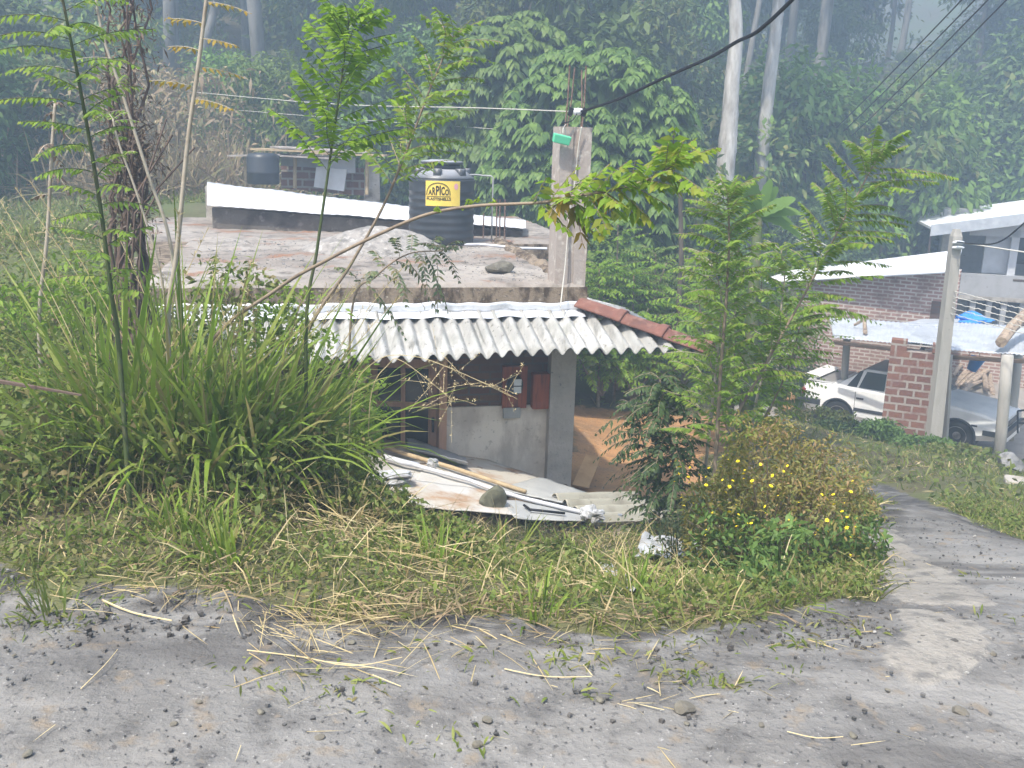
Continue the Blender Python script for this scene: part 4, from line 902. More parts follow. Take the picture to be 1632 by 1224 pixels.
# ------------------------------------------------------------------ the car: boxy white saloon, nose to the right
fr, rr = on_ground(1527, 716), on_ground(1327, 676)
fr = at(1527, 717, 18.55); rr = at(1330, 680, 20.1); gzc = (fr.z + rr.z) / 2
ax_ = (fr - rr); ax_.z = 0; WB = 2.38; mid = (fr + rr) / 2; ca = math.atan2(ax_.y, ax_.x)
perp = Vector((-math.sin(ca), math.cos(ca), 0))
cc_ = mid + perp * .7
pitch = math.atan2(fr.z - rr.z, ax_.length)
car = thing('parked_car', 'dusty white boxy saloon car parked under the carport', 'car', (cc_.x, cc_.y, gzc))
car.rotation_euler = (0, -pitch, ca)
HW = .8
st = [(-2.0, .42, .72, .86, .70), (-1.94, .3, .86, .905, .76), (-1.4, .24, .88, .93, HW), (-1.2, .22, .88, .93, HW), (-.4, .2, .87, .92, HW), (.7, .2, .85, .91, HW), (.95, .22, .83, .89, HW), (1.5, .24, .77, .83, .79), (1.9, .3, .69, .75, .76), (2.0, .36, .64, .7, .73)]
def sec(x, zb, zs, zt, hw):
    h = [(hw * .9, zb), (hw, zb + .12), (hw * 1.005, (zb + zs) / 2 + .03), (hw * .975, zs), (hw * .93, zt - .012), (hw * .5, zt + .012)]
    return [(x, -y, z) for y, z in h] + [(x, y, z) for y, z in reversed(h)]
m = MB(); V = []; ns = 12
xs_ = []
for i in range(len(st) - 1):
    for k in range(3):
        t = k / 3; xs_.append(tuple(a + (b_ - a) * t for a, b_ in zip(st[i], st[i + 1])))
xs_.append(st[-1])
for q in xs_: V += sec(*q)
f = [(i * ns + j, (i + 1) * ns + j, (i + 1) * ns + (j + 1) % ns, i * ns + (j + 1) % ns) for i in range(len(xs_) - 1) for j in range(ns)]
f += [tuple(range(ns)), tuple(reversed(range((len(xs_) - 1) * ns, len(xs_) * ns)))]
m.add(V, f); body = m.build('body', 'car_white')
for xw in (-WB / 2, WB / 2):
    c = MB(); c.lathe([(0, -1), (.345, -1), (.345, 1), (0, 1)], (xw, 0, .29), 28, axis='y'); cut = c.build('cutter', 'tyre'); mo = body.modifiers.new('arch', 'BOOLEAN'); mo.object = cut; mo.operation = 'DIFFERENCE'; mo.solver = 'EXACT'
    bpy.context.view_layer.update(); me = bpy.data.meshes.new_from_object(body.evaluated_get(bpy.context.evaluated_depsgraph_get())); body.modifiers.clear(); body.data = me; bpy.data.objects.remove(cut)
body.data.name = 'body'; body.parent = car
if len(body.data.materials) > 1:
    while len(body.data.materials) > 1: body.data.materials.pop(index=len(body.data.materials) - 1)
bevel(body, .02, 2, 40)
def ghouse(x, z, hw): return (x, hw, z)
ZB, ZT = .9, 1.36
gb = [(-1.32, .74), (.78, .74)]; gt = [(-.72, .6), (.12, .6)]
m = MB(); m.hexa([(gb[0][0], -.74, ZB), (gb[1][0], -.74, ZB - .02), (gb[1][0], .74, ZB - .02), (gb[0][0], .74, ZB)], [(gt[0][0], -.61, ZT - .03), (gt[1][0], -.61, ZT - .03), (gt[1][0], .61, ZT - .03), (gt[0][0], .61, ZT - .03)])
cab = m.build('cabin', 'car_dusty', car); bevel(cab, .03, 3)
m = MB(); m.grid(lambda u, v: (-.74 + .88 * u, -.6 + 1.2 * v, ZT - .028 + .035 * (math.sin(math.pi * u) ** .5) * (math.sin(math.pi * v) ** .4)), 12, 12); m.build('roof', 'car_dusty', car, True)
def side_pt(x, t, s, off=.008):                        # t 0..1 up the cabin side
    return (x, s * (.74 + (.61 - .74) * t + off), ZB - .01 + (ZT - .03 - ZB) * t)
for s in (-1, 1):
    for (xb0, xb1, xt0, xt1) in ((-1.08, -.86, -.80, -.76), (-.82, -.28, -.68, -.30), (-.22, .56, -.24, .08)):
        lo, hi = .1, .88; q = [side_pt(xb0 + (xt0 - xb0) * lo, lo, s), side_pt(xb1 + (xt1 - xb1) * lo, lo, s), side_pt(xb1 + (xt1 - xb1) * hi, hi, s), side_pt(xb0 + (xt0 - xb0) * hi, hi, s)]
        m = MB(); m.add(q, [(0, 1, 2, 3)] if s < 0 else [(3, 2, 1, 0)]); o = m.build('side_window', 'glass_car', car); so = o.modifiers.new('t', 'SOLIDIFY'); so.thickness = .006; so.offset = -1
def end_pt(u, t, front):
    xb, xt = (gb[1][0], gt[1][0]) if front else (gb[0][0], gt[0][0]); hw = .74 + (.61 - .74) * t; n = .01 if front else -.01
    return (xb + (xt - xb) * t + n, (u * 2 - 1) * hw * .9, ZB + (ZT - .03 - ZB) * t + .006)
for fr_, nm in ((True, 'windscreen'), (False, 'rear_window')):
    m = MB(); m.add([end_pt(0, .1, fr_), end_pt(1, .1, fr_), end_pt(1, .9, fr_), end_pt(0, .9, fr_)], [(0, 1, 2, 3)] if fr_ else [(3, 2, 1, 0)]); m.build(nm, 'glass_car', car)
for xw in (-WB / 2, WB / 2):
    for s in (-1, 1):
        w = MB(); pr = [(.0, -.0), (.2, -.08), (.27, -.09), (.29, -.06), (.29, .06), (.27, .09), (.2, .08), (0, .0)]
        w.lathe([(r, z) for r, z in pr], n=28, axis='y'); wh_ = w.build('wheel', 'tyre', car, True); wh_.location = (xw, s * .7, .29)
        w = MB(); w.lathe([(0, .05), (.06, .06), (.08, .03), (.15, .03), (.18, .07), (.195, .085), (.2, .05), (0, .0)], n=24, axis='y'); w.V = [v * np.array((1, 1 if s > 0 else -1, 1)) for v in w.V]
        if s < 0: w.Fs = [f_[:, ::-1] for f_ in w.Fs]
        w.build('rim', 'rim_grey', wh_, True)
    for s in (-1, 1):
        m = MB(); m.tube([Vector((xw + .352 * math.cos(t), s * .795, .29 + .352 * math.sin(t))) for t in np.linspace(R(-12), R(192), 24)], .018, 6); m.build('wheel_arch_trim', 'black_plastic', car)
    m = MB(); m.lathe([(0, -.6), (.35, -.6), (.35, .6), (0, .6)], (xw, 0, .3), 20, axis='y'); m.build('wheel_well', 'tyre', car)
m = MB()
for s in (-1, 1): m.box((-.02, s * .806, .48), (1.66, .02, .07))
m.build('side_trim', 'black_plastic', car)
m = MB(); m.box((2.03, 0, .45), (.1, 1.5, .11)); m.box((1.84, -.775, .45), (.36, .04, .1)); m.box((1.84, .775, .45), (.36, .04, .1)); o = m.build('front_bumper', 'black_plastic', car)
m = MB(); m.box((-2.03, 0, .5), (.12, 1.5, .13)); m.box((-1.8, -.79, .5), (.46, .04, .12)); m.box((-1.8, .79, .5), (.46, .04, .12)); m.build('rear_bumper', 'black_plastic', car)
m = MB(); m.box((1.99, 0, .3), (.06, 1.42, .14)); m.build('front_apron', 'car_white', car)
for s in (-1, 1):
    m = MB(); m.box((1.985, s * .55, .6), (.06, .34, .13)); m.build('headlight', 'lamp_glass', car)
    m = MB(); m.box((1.94, s * .738, .6), (.1, .03, .12)); m.build('indicator', 'lamp_glass', car)
    m = MB(); m.box((-1.985, s * .56, .68), (.05, .36, .14)); m.box((-1.96, s * .745, .68), (.08, .03, .13)); m.build('tail_light', 'tail_red', car)
    m = MB(); m.box((1.5, s * .79, .56), (.11, .015, .035)); m.build('side_marker', 'black_plastic', car)
    m = MB(); m.box((-.74, s * .803, .72), (.15, .02, .035)); m.build('door_handle', 'black_plastic', car)
    m = MB(); m.box((.45, s * .82, .95), (.08, .14, .1)); m.build('wing_mirror', 'black_plastic', car)
m = MB(); m.box((2.0, 0, .6), (.04, .72, .11)); m.build('grille', 'black_plastic', car)
m = MB()
for x in (-.84, .2):
    for s in (-1, 1): m.box((x, s * .799, .62), (.008, .012, .46))
m.build('door_gap', 'black_plastic', car)
m = MB(); m.hexa([(-1.99, -.62, .99), (-1.72, -.6, .985), (-1.72, .6, .985), (-1.99, .62, .99)], [(-2.02, -.62, 1.03), (-1.76, -.6, 1.0), (-1.76, .6, 1.0), (-2.02, .62, 1.03)])
for s in (-1, 1): m.box((-1.86, s * .56, .95), (.16, .05, .09))
m.build('boot_spoiler', 'car_white', car)
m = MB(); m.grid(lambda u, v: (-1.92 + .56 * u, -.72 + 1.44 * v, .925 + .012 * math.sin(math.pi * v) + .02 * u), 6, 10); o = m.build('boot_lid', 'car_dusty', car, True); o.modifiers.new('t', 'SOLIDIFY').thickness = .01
# ------------------------------------------------------------------ plants
def fronds(b, specs, g=None, mi_leaf=0, mi_stem=1, curl=.25, ts=LEAF, sw=.0022):
    g = g or rg; P, D, N, L, W = [], [], [], [], []
    for (p, d, Lr, npair, ll, lw, droop) in specs:
        p = np.array(tuple(p)); d = np.array(tuple(d)); d = d / np.linalg.norm(d); t = np.linspace(.1, 1, npair)
        z = np.array((0, 0, 1.)); pts = p + d * (Lr * t)[:, None] - z * (droop * Lr * t ** 2)[:, None]
        lat = g.uniform(-.22, .22); sd0 = np.array((-d[1], d[0], 0.)); pts = pts + sd0 * (lat * Lr * t ** 2)[:, None]; T = nrm(d - z * (2 * droop * t)[:, None] + sd0 * (2 * lat * t)[:, None]); sd = nrm(np.cross(T, z + .001)); nn = np.cross(sd, T)
        tilt = g.uniform(-.7, .7); nn = nrm(nn + sd * tilt)
        prof = np.clip(np.sin(math.pi * (t * .82 + .12)) ** .6, .35, 1)
        for s in (-1, 1):
            prof = prof * np.where(g.random(npair) < .07, .15, 1)
            dd = sd * s * .86 + T * .5 + g.normal(0, .16, (npair, 3)) - z * g.uniform(.1, .5)
            P.append(pts); D.append(dd); N.append(nn + g.normal(0, .2, (npair, 3))); L.append(ll * prof * g.uniform(.85, 1.12, npair)); W.append(np.full(npair, lw))
        rp = np.concatenate([[p], pts]); b.tube(rp[::max(1, len(rp) // 6)], sw, 3, mi_stem, cap=False)
    b.strips(np.concatenate(P), np.concatenate(D), np.concatenate(N), np.concatenate(L), np.concatenate(W), *ts, drop=curl, mi=mi_leaf)
def smooth_pts(pts, k=8):
    from mathutils.geometry import interpolate_bezier
    out = []
    for i in range(len(pts) - 1):
        a, b_ = pts[i], pts[i + 1]; t0 = (pts[i + 1] - pts[max(i - 1, 0)]) / 6; t1 = (pts[min(i + 2, len(pts) - 1)] - pts[i]) / 6
        out += interpolate_bezier(a, a + t0, b_ - t1, b_, k)[(0 if i == 0 else 1):]
    return out
def sapling(label, pts, rad, n, t0, t1, Lr, leaf, npair, droop=.25, up=.55, lm='leaf_fern', sm='stem_green', twist=2.4, name='sapling', cat='sapling', tipn=6, seed=0, side=None, group=None):
    g = np.random.default_rng(seed + 100); c = smooth_pts([Vector(p) for p in pts]); base = c[0]
    root = thing(name, label, cat, base, group=group); loc = [p - base for p in c]
    m = MB(); m.tube(loc, rad, 6); m.build('stem', sm, root, True)
    A = np.array([tuple(p) for p in loc]); s = np.linspace(0, 1, len(A)); sp = []
    for i in range(n):
        t = t0 + (t1 - t0) * (i + g.uniform(0, .6)) / n; p = np.array([np.interp(t, s, A[:, k]) for k in range(3)]); T = nrm(np.array([np.interp(min(1, t + .03), s, A[:, k]) - np.interp(max(0, t - .03), s, A[:, k]) for k in range(3)]))
        az = i * twist + g.uniform(-.35, .35)
        if side is not None: az = side + (0 if i % 2 else math.pi) + g.uniform(-.5, .5)
        x = nrm(np.cross(T, (0.13, .9, .2))); y = np.cross(T, x)
        d = x * math.cos(az) + y * math.sin(az) + T * up * g.uniform(.7, 1.3)
        k = (t - t0) / max(t1 - t0, 1e-6); Lk = (Lr[0] + (Lr[1] - Lr[0]) * k) * g.uniform(.8, 1.15)
        sp.append((p, d, Lk, max(5, int(npair * Lk / max(Lr))), leaf[0], leaf[1], droop * g.uniform(.6, 1.4)))
    p = A[-1]
    for i in range(tipn):
        az = i * 2.4; sp.append((p, (math.cos(az) * .8, math.sin(az) * .8, .7 if tipn else 0), Lr[1] * g.uniform(.5, .9), max(5, npair * 2 // 3), leaf[0] * .8, leaf[1], droop))
    m = MB(); fronds(m, sp, g); m.build('foliage', [lm, sm], root)
    return root
def stem_px(lst): return [at(*q) for q in lst]
def rooted(lst):                                     # add a foot on the ground under the first point
    q = stem_px(lst); a = q[0]; z = gz(a.x, a.y)
    if a.z > z + .03: q = [Vector((a.x + (a.x - q[1].x) * .15, a.y, z - .05))] + q
    return q
sapling('tall dark stemmed sapling with feathery leaves at the left edge', rooted([(190, 560, 4.3), (178, 470, 4.25), (160, 330, 4.2), (135, 180, 4.15), (112, 60, 4.1), (88, -60, 4.1)]), (.013, .005), 46, .32, 1, (.22, .42), (.05, .016), 20, .3, .45, 'leaf_fern', 'stem_green', seed=1, tipn=4)
sapling('bright young sapling with feathery top right of the dry brown bush', rooted([(488, 520, 5.2), (505, 400, 5.2), (525, 260, 5.2), (545, 120, 5.2), (556, 35, 5.2)]), (.011, .004), 40, .58, .98, (.44, .24), (.075, .026), 17, .12, .8, 'leaf_bright', 'stem_green', seed=2, twist=2.0, tipn=6)
sapling('pale branched sapling with small leaves above the lean white sheet', rooted([(480, 560, 5.9), (560, 420, 5.9), (610, 330, 5.9), (650, 235, 5.9), (690, 130, 5.9), (722, 60, 5.9)]), (.012, .004), 40, .56, .98, (.42, .28), (.065, .026), 14, .2, .75, 'leaf_fern', 'stem_brown', seed=3)
sapling('long arching brown branch with large oval leaflets across the column', rooted([(330, 560, 5.2), (440, 462, 5.1), (520, 415, 5.0), (600, 375, 4.9), (680, 342, 4.8), (760, 328, 4.7), (860, 323, 4.6), (920, 312, 4.55), (980, 302, 4.5), (1035, 285, 4.45), (1075, 262, 4.4)]), (.011, .009, .008, .007, .003), 34, .62, 1.0, (.2, .22), (.08, .033), 9, .12, .9, 'leaf_arch', 'stem_brown', seed=4, tipn=3, twist=1.9)
b_ = thing('sprig', 'drooping browned leaf sprays on the arching branch before the column', 'leaf spray', at(905, 325, 4.55)); m = MB()
fronds(m, [((0, 0, 0), (-.1, -.2, .5), .1, 5, .08, .034, .9), ((.03, 0, 0), (.2, -.3, -.6), .12, 5, .085, .034, .6), ((.0, 0, .02), (-.5, -.2, .25), .11, 5, .08, .03, 1.2), ((.12, 0, .02), (.3, -.2, .5), .13, 5, .09, .034, 1.)]); m.build('foliage', ['leaf_yellow', 'stem_brown'], b_)
b_ = thing('sprig', 'spring green leaf buds sprouting along the arching branch by the tank', 'leaf buds', at(720, 332, 4.75)); m = MB()
for px, py in ((745, 318), (758, 314), (778, 322), (792, 316), (700, 330), (735, 326)):
    o_ = at(px, py + 8, 4.75) - b_.location; fronds(m, [(o_, (rg.uniform(-.6, .6), -.2, 1), .035, 4, .03, .018, .3)])
m.build('foliage', ['leaf_spring', 'stem_green'], b_)
sapling('low grey green sapling hanging over the slab rim under the tank', rooted([(560, 500, 6.2), (600, 440, 6.2), (650, 405, 6.2), (705, 400, 6.2)]), (.009, .003), 16, .35, 1, (.34, .3), (.05, .02), 12, .5, .4, 'leaf_grey', 'stem_brown', seed=5)
sapling('tall pale feathery sapling right of the red hip tiles', rooted([(1140, 740, 6.6), (1148, 600, 6.6), (1158, 470, 6.6), (1162, 380, 6.6), (1160, 310, 6.6)]), (.018, .005), 80, .25, .99, (.44, .36), (.066, .022), 22, .25, .7, 'leaf_fern', 'stem_brown', seed=6, tipn=9)
sapling('leaning feathery sapling reaching over the brick house roof', rooted([(1165, 690, 6.9), (1215, 590, 6.95), (1290, 455, 7.0), (1345, 350, 7.0), (1395, 258, 7.0)]), (.015, .004), 70, .36, .99, (.42, .48), (.07, .024), 24, .2, .7, 'leaf_fern', 'stem_brown', seed=7, twist=2.2)
sapling('dark dense sapling before the orange courtyard', rooted([(1075, 770, 7.0), (1070, 710, 7.0), (1058, 650, 7.0), (1052, 605, 7.0)]), (.018, .005), 80, .08, .95, (.46, .34), (.062, .026), 16, .6, .5, 'leaf_dark', 'stem_brown', seed=8)
sapling('low dark sapling with spreading leaves beside the pillar courtyard', rooted([(1050, 775, 7.3), (1030, 720, 7.3), (1010, 650, 7.3)]), (.014, .004), 44, .08, .95, (.42, .32), (.06, .025), 14, .6, .5, 'leaf_dark', 'stem_brown', seed=18)
sapling('bare grey stemmed sapling with a thin crown right of the hip tiles', rooted([(1125, 740, 7.2), (1140, 600, 7.2), (1150, 480, 7.2), (1135, 420, 7.2)]), (.016, .005), 44, .3, .98, (.5, .34), (.06, .02), 18, .3, .6, 'leaf_fern', 'stem_pale', seed=9)
sapling('forked pale sapling between the leaning sapling and the car', rooted([(1195, 740, 7.6), (1205, 640, 7.6), (1235, 540, 7.6), (1250, 450, 7.7), (1245, 400, 7.7)]), (.016, .004), 46, .25, .98, (.38, .3), (.06, .02), 18, .3, .6, 'leaf_fern', 'stem_pale', seed=10)
sapling('thin sapling with drooping leaves in front of the car boot', rooted([(1180, 780, 7.1), (1215, 680, 7.15), (1255, 590, 7.2), (1275, 520, 7.2)]), (.011, .004), 22, .3, .98, (.32, .26), (.06, .02), 16, .4, .5, 'leaf_fern', 'stem_brown', seed=11)
for k, (px, top, Y, base_dx, lab) in enumerate(((985, 360, 16.6, 5, 'pale green feathery tree beside the stub column'), (1045, 405, 17.2, -5, 'wide light green shrub tree behind the hip tiles'), (955, 430, 16.2, 0, 'low yellow green shrub right behind the slab corner'), (1090, 430, 17.4, 6, 'olive feathery shrub behind the tall pale sapling'), (1180, 350, 13.5, 0, 'bright feathery tree under the banana plant'), (1215, 430, 14.5, 0, 'light feathery shrub in front of the brick house roof'), (1010, 440, 16.4, 0, 'bushy yellow green sapling above the orange courtyard'))):
    q = at(px, top, Y); z0 = gz(q.x, q.y)
    t = sapling(lab, [Vector((q.x + .1, q.y, z0 - .1)), Vector((q.x + .05, q.y, z0 + (q.z - z0) * .5)), q], (.035, .01), 46, .25, .98, (1.1, .7), (.11, .042), 16, .35, .55, 'leaf_bright' if k in (0, 2, 4, 6) else 'forest_c', 'stem_brown', seed=20 + k, name='feathery_tree', cat='tree')
    # a second and third limb as part of the same tree
    for j, dx in enumerate((-.7, .75, .1)):
        g = np.random.default_rng(50 + k * 3 + j); c = [Vector((.05, 0, .3)), Vector((dx * .5, .25 * (j - 1), (q.z - z0) * .4)), Vector((dx, .4 * (j - 1), (q.z - z0) * g.uniform(.62, .85)))]
        c = smooth_pts(c); m = MB(); m.tube(c, (.03, .008), 5); m.build('limb', 'stem_brown', t, True); A = np.array([tuple(p) for p in c]); s = np.linspace(0, 1, len(A)); sp = []
        for i in range(30):
            tt = .3 + .7 * i / 30; p = np.array([np.interp(tt, s, A[:, r]) for r in range(3)]); az = i * 2.4
            sp.append((p, (math.cos(az), math.sin(az), g.uniform(.1, .9)), g.uniform(.6, 1.1), 13, .11, .042, .35))
        m = MB(); fronds(m, sp, g); m.build('foliage', ['leaf_bright' if k in (0, 2, 4, 6) else 'forest_c', 'stem_brown'], t)
# stalks and dry plants at the left
sapling('bare pale stalk with a few yellow leaflets left of the white sheet', rooted([(268, 520, 5.0), (282, 400, 5.0), (300, 220, 5.0), (318, 90, 5.0), (332, -30, 5.0)]), (.014, .012, .009), 7, .68, .95, (.22, .2), (.05, .02), 8, .15, .15, 'leaf_yellow', 'stem_pale', seed=30, tipn=0, name='bare_stalk', cat='stalk', side=0)
sapling('dry grey stalk with dead curled leaves at the far left', rooted([(62, 520, 5.4), (75, 380, 5.4), (82, 250, 5.4), (88, 165, 5.4)]), (.013, .009), 6, .6, .99, (.12, .1), (.05, .02), 6, .8, .2, 'dry_leaf', 'stem_pale', seed=31, tipn=2, name='bare_stalk', cat='stalk')
sapling('leaning pale stalk crossing behind the dark stemmed sapling', rooted([(275, 410, 6.2), (235, 275, 6.2), (195, 150, 6.2), (165, 60, 6.2), (150, -20, 6.2)]), (.012, .008), 8, .55, .99, (.2, .2), (.05, .016), 8, .3, .3, 'leaf_fern', 'stem_pale', seed=32, tipn=2, name='bare_stalk', cat='stalk')
sapling('thin pale stalk leaning left near the brown bush', rooted([(262, 470, 6.0), (225, 330, 6.0), (190, 230, 6.0), (180, 190, 6.0)]), (.009, .006), 5, .6, .99, (.16, .15), (.045, .015), 8, .3, .3, 'leaf_fern', 'stem_pale', seed=33, tipn=2, name='bare_stalk', cat='stalk')
db = thing('dry_bush', 'tall clump of dead brown stems hung with dry leaves at the left', 'dry bush', on_ground(215, 560)); db.location = at(215, 540, 6.8); db.location.z = gz(db.location.x, db.location.y)
O_ = db.location.copy(); g = np.random.default_rng(77); lf = MB()
for k in range(13):
    x0 = 200 + g.uniform(-14, 30); x1 = x0 + g.uniform(-26, 26); top = g.choice([-60, -30, 20, 120, 180, 240])
    q = [Vector((at(x0, 560, 6.8).x + g.uniform(-.03, .03), 6.8 + g.uniform(-.3, .4), O_.z)), at(x0, 420, 6.9), at((x0 + x1) / 2, 250, 6.9), at(x1, top, 6.9)]
    q = [v - O_ + Vector((0, g.uniform(-.15, .15), 0)) for v in smooth_pts(q, 6)]; m = MB(); m.tube(q, (g.uniform(.012, .026), .007), 5); m.build('stem', 'stem_dry', db, True)
    A = np.array([tuple(v) for v in q]); n = 230; tt = g.uniform(.3, 1, n) ** .7; s = np.linspace(0, 1, len(A)); P = np.stack([np.interp(tt, s, A[:, i]) for i in range(3)], 1) + g.normal(0, .075, (n, 3))
    lf.strips(P, rnd_dir(n, -.2, g), rnd_dir(n, 0, g), g.uniform(.02, .07, n), g.uniform(.005, .016, n), *LEAF, drop=.3)
lf.build('dead_foliage', 'dry_leaf', db)
for k, (x0, y0, x1, y1) in enumerate(((205, 330, 275, 215), (215, 340, 310, 235), (228, 300, 265, 190), (190, 420, 255, 300))):
    p = at(x0, y0, 6.4); q = at(x1, y1, 6.6); g0 = Vector((p.x - .15, p.y, gz(p.x - .15, p.y))); m = MB(); m.tube([g0, p, q], (.01, .006), 5)
    tag(m.build('dead_twig', 'stem_dry', origin=g0), ['upper', 'long', 'short upright', 'lowest'][k] + ' dead dark twig leaning right from the brown bush', 'twig')
# tall grass clumps on the left bank
def clump(c, n, L, W, spread, label, lm='grass_tall', lean=(0, 0), seed=0, name='grass_clump', drop=(.25, .8), seedheads=0):
    g = np.random.default_rng(seed + 500); root = thing(name, label, 'grass', c)
    az = g.uniform(0, 2 * math.pi, n); el = g.uniform(.12, 1.0, n); D = np.stack([np.cos(az) * el + lean[0], np.sin(az) * el + lean[1], np.full(n, 1.25)], 1)
    P = np.stack([np.cos(az) * el * spread * .5, np.sin(az) * el * spread * .5, np.full(n, -.03)], 1) + g.normal(0, spread * .12, (n, 3)) * (1, 1, 0)
    b = MB(); ll = g.uniform(L[0], L[1], n); ts = (0, .2, .4, .6, .8, 1); pr = (.55, .9, 1, .85, .55, .05)
    tw = np.stack([-np.sin(az), np.cos(az), np.zeros(n)], 1); N = np.cross(tw, nrm(D)) + g.normal(0, .35, (n, 3))
    b.strips(P, D, N, ll, g.uniform(W[0], W[1], n), ts, pr, drop=g.uniform(drop[0], drop[1], n)); b.build('blades', lm, root)
    if seedheads:
        b = MB()
        for i in range(seedheads):
            a = g.uniform(0, 6.28); d = Vector((math.cos(a) * .55 + lean[0], math.sin(a) * .4, 1.2)).normalized(); Ls = L[1] * g.uniform(.95, 1.25); pts = [d * (Ls * t) - Vector((0, 0, .2 * Ls * t * t)) for t in np.linspace(0, 1, 9)]; b.tube(pts, (.003, .0015), 3)
            n2 = 40; t = g.uniform(.72, 1, n2); P2 = np.array([tuple(d * (Ls * q) - Vector((0, 0, .2 * Ls * q * q))) for q in t]); b.strips(P2, rnd_dir(n2, .3, g) + np.array(tuple(d)), rnd_dir(n2, 0, g), g.uniform(.015, .04, n2), .004, *LEAF)
        b.build('seed_heads', 'grass_dry', root)
    return root
def gl(px, py, Y): q = at(px, py, Y); return Vector((q.x, q.y, gz(q.x, q.y)))
for k, (px, Y, n, L, W, sp, lab) in enumerate(((230, 5.2, 170, (.6, 1.3), (.012, .028), .5, 'leftmost tall clump of broad grass under the brown bush'), (330, 4.9, 220, (.6, 1.4), (.014, .034), .55, 'biggest tall clump of broad arching grass left of the eave'), (415, 5.2, 200, (.6, 1.35), (.013, .032), .55, 'tall grass clump with arching blades hanging toward the eave'), (425, 5.9, 80, (.5, 1.15), (.012, .028), .4, 'rightmost tall grass clump at the left end of the corrugated eave'), (150, 4.7, 110, (.4, .9), (.01, .022), .5, 'loose grass clump left of the dark stemmed sapling'), (400, 6.1, 190, (.8, 1.5), (.011, .024), .45, 'upright grass clump behind before the pale slab corner'))):
    c = gl(px, 640, Y); clump(c, n, L, W, sp, lab, seed=k, lean=(.12, -.1), seedheads=4)
for k, (px, Y, L, lab) in enumerate(((290, 5.0, (1.0, 1.75), 'tall upright grass clump with blades reaching the slab corner'), (405, 5.1, (.9, 1.5), 'upright grass clump before the left end of the flashing'), (190, 5.0, (.9, 1.6), 'upright grass clump round the foot of the dark stemmed sapling'), (450, 5.5, (.8, 1.2), 'narrow upright grass clump under the bright young sapling'))):
    clump(gl(px, 640, Y), 110, L, (.012, .03), .4, lab, seed=80 + k, lean=(.08, -.05), seedheads=3, drop=(.08, .5))
for k, (px, py, n, L, W, lab) in enumerate(((800, 900, 46, (.25, .55), (.008, .018), 'spiky upright grass tuft in front of the olive stone'), (690, 905, 40, (.2, .4), (.006, .014), 'small grass tuft left of the spiky tuft on the bank'), (850, 985, 40, (.15, .35), (.006, .012), 'low bright grass tuft near the road below the lean-to'), (290, 860, 70, (.2, .45), (.008, .018), 'fresh green grass tuft low on the left bank'), (360, 890, 60, (.2, .45), (.008, .018), 'second fresh grass tuft right of the first on the left bank'), (1010, 950, 50, (.15, .32), (.006, .012), 'grass tuft below the white plastic strip'), (915, 905, 60, (.2, .42), (.006, .012), 'dense grass tuft left of the white plastic strip'), (90, 980, 40, (.1, .25), (.006, .012), 'small weed tuft at the road edge on the far left'), (30, 700, 70, (.3, .6), (.01, .02), 'grass clump at the left frame edge'))):
    clump(on_ground(px, py), n, L, W, .2, lab, 'grass_tall' if k != 7 else 'weed', seed=40 + k, name='grass_tuft', drop=(.1, .55))
# feathery grass flower stalks in front of the eave
for k, (pts, lab) in enumerate((([(560, 640, 5.0), (600, 575, 4.9), (660, 568, 4.8), (730, 592, 4.7), (815, 632, 4.65)], 'long feathery grass flower stalk drooping before the meter board'), ([(590, 640, 5.1), (620, 580, 5.1), (640, 575, 5.05), (690, 612, 5.0), (722, 640, 5.0)], 'short grass flower stalk drooping before the door'))):
    c = smooth_pts(rooted(pts)); root = thing('grass_stalk', lab, 'grass stalk', c[0]); m = MB(); m.tube([p - c[0] for p in c], (.003, .0015), 4); m.build('stem', 'grass_dry', root)
    A = np.array([tuple(p - c[0]) for p in c]); m = MB(); g = np.random.default_rng(k + 5)
    for i in range(16):
        p = A[int(len(A) * (.62 + .36 * g.random()))]; d = rnd_dir(1, -.2, g)[0]; L = g.uniform(.1, .24); q = [Vector(p + d * L * t - np.array((0, 0, .1)) * L * t * t) for t in np.linspace(0, 1, 5)]; m.tube(q, .0008, 3); t = g.uniform(.2, 1, 12)
        m.strips(p + d * (L * t)[:, None], rnd_dir(12, 0, g), rnd_dir(12, 0, g), .012, .004, *LEAF)
    m.build('panicle', 'straw', root)
# dark bent dry branch lying at the left
m = MB(); q = [at(-20, 605, 4.3), at(60, 618, 4.3), at(130, 630, 4.3)]; m.tube(q, (.012, .006), 5); tag(m.build('dead_branch', 'stem_dry', origin=q[0]), 'thin dead branch lying over the weeds at the left edge', 'branch')

# ground cover: what nobody could count
def scatter(n, x0, x1, y0, y1, seed, avoid_road=True, dens=None):
    g = np.random.default_rng(seed); x = g.uniform(x0, x1, n); y = g.uniform(y0, y1, n); ok = np.ones(n, bool)
    if avoid_road:
        rd, cc, yd, fy = zones(x, y); ok &= ~(rd | cc | yd | fy)
    lp = [(p.x, p.y) for p in LC]; ok &= ~inside(lp, x, y)
    hs = [(H(a, b2, 0).x, H(a, b2, 0).y) for a, b2 in ((-4.35, -.05), (1.25, -.05), (1.25, 9), (-5.2, 9), (-5.2, 3))]; ok &= ~inside(hs, x, y)
    if dens is not None: ok &= g.uniform(0, 1, n) < dens(x, y)
    x, y = x[ok], y[ok]; return np.stack([x, y, gz(x, y)], 1), g
def cover(name, label, specs, m_):
    b = MB()
    for s in specs: s(b)
    return tag(b.build(name, m_), label, kind='stuff')
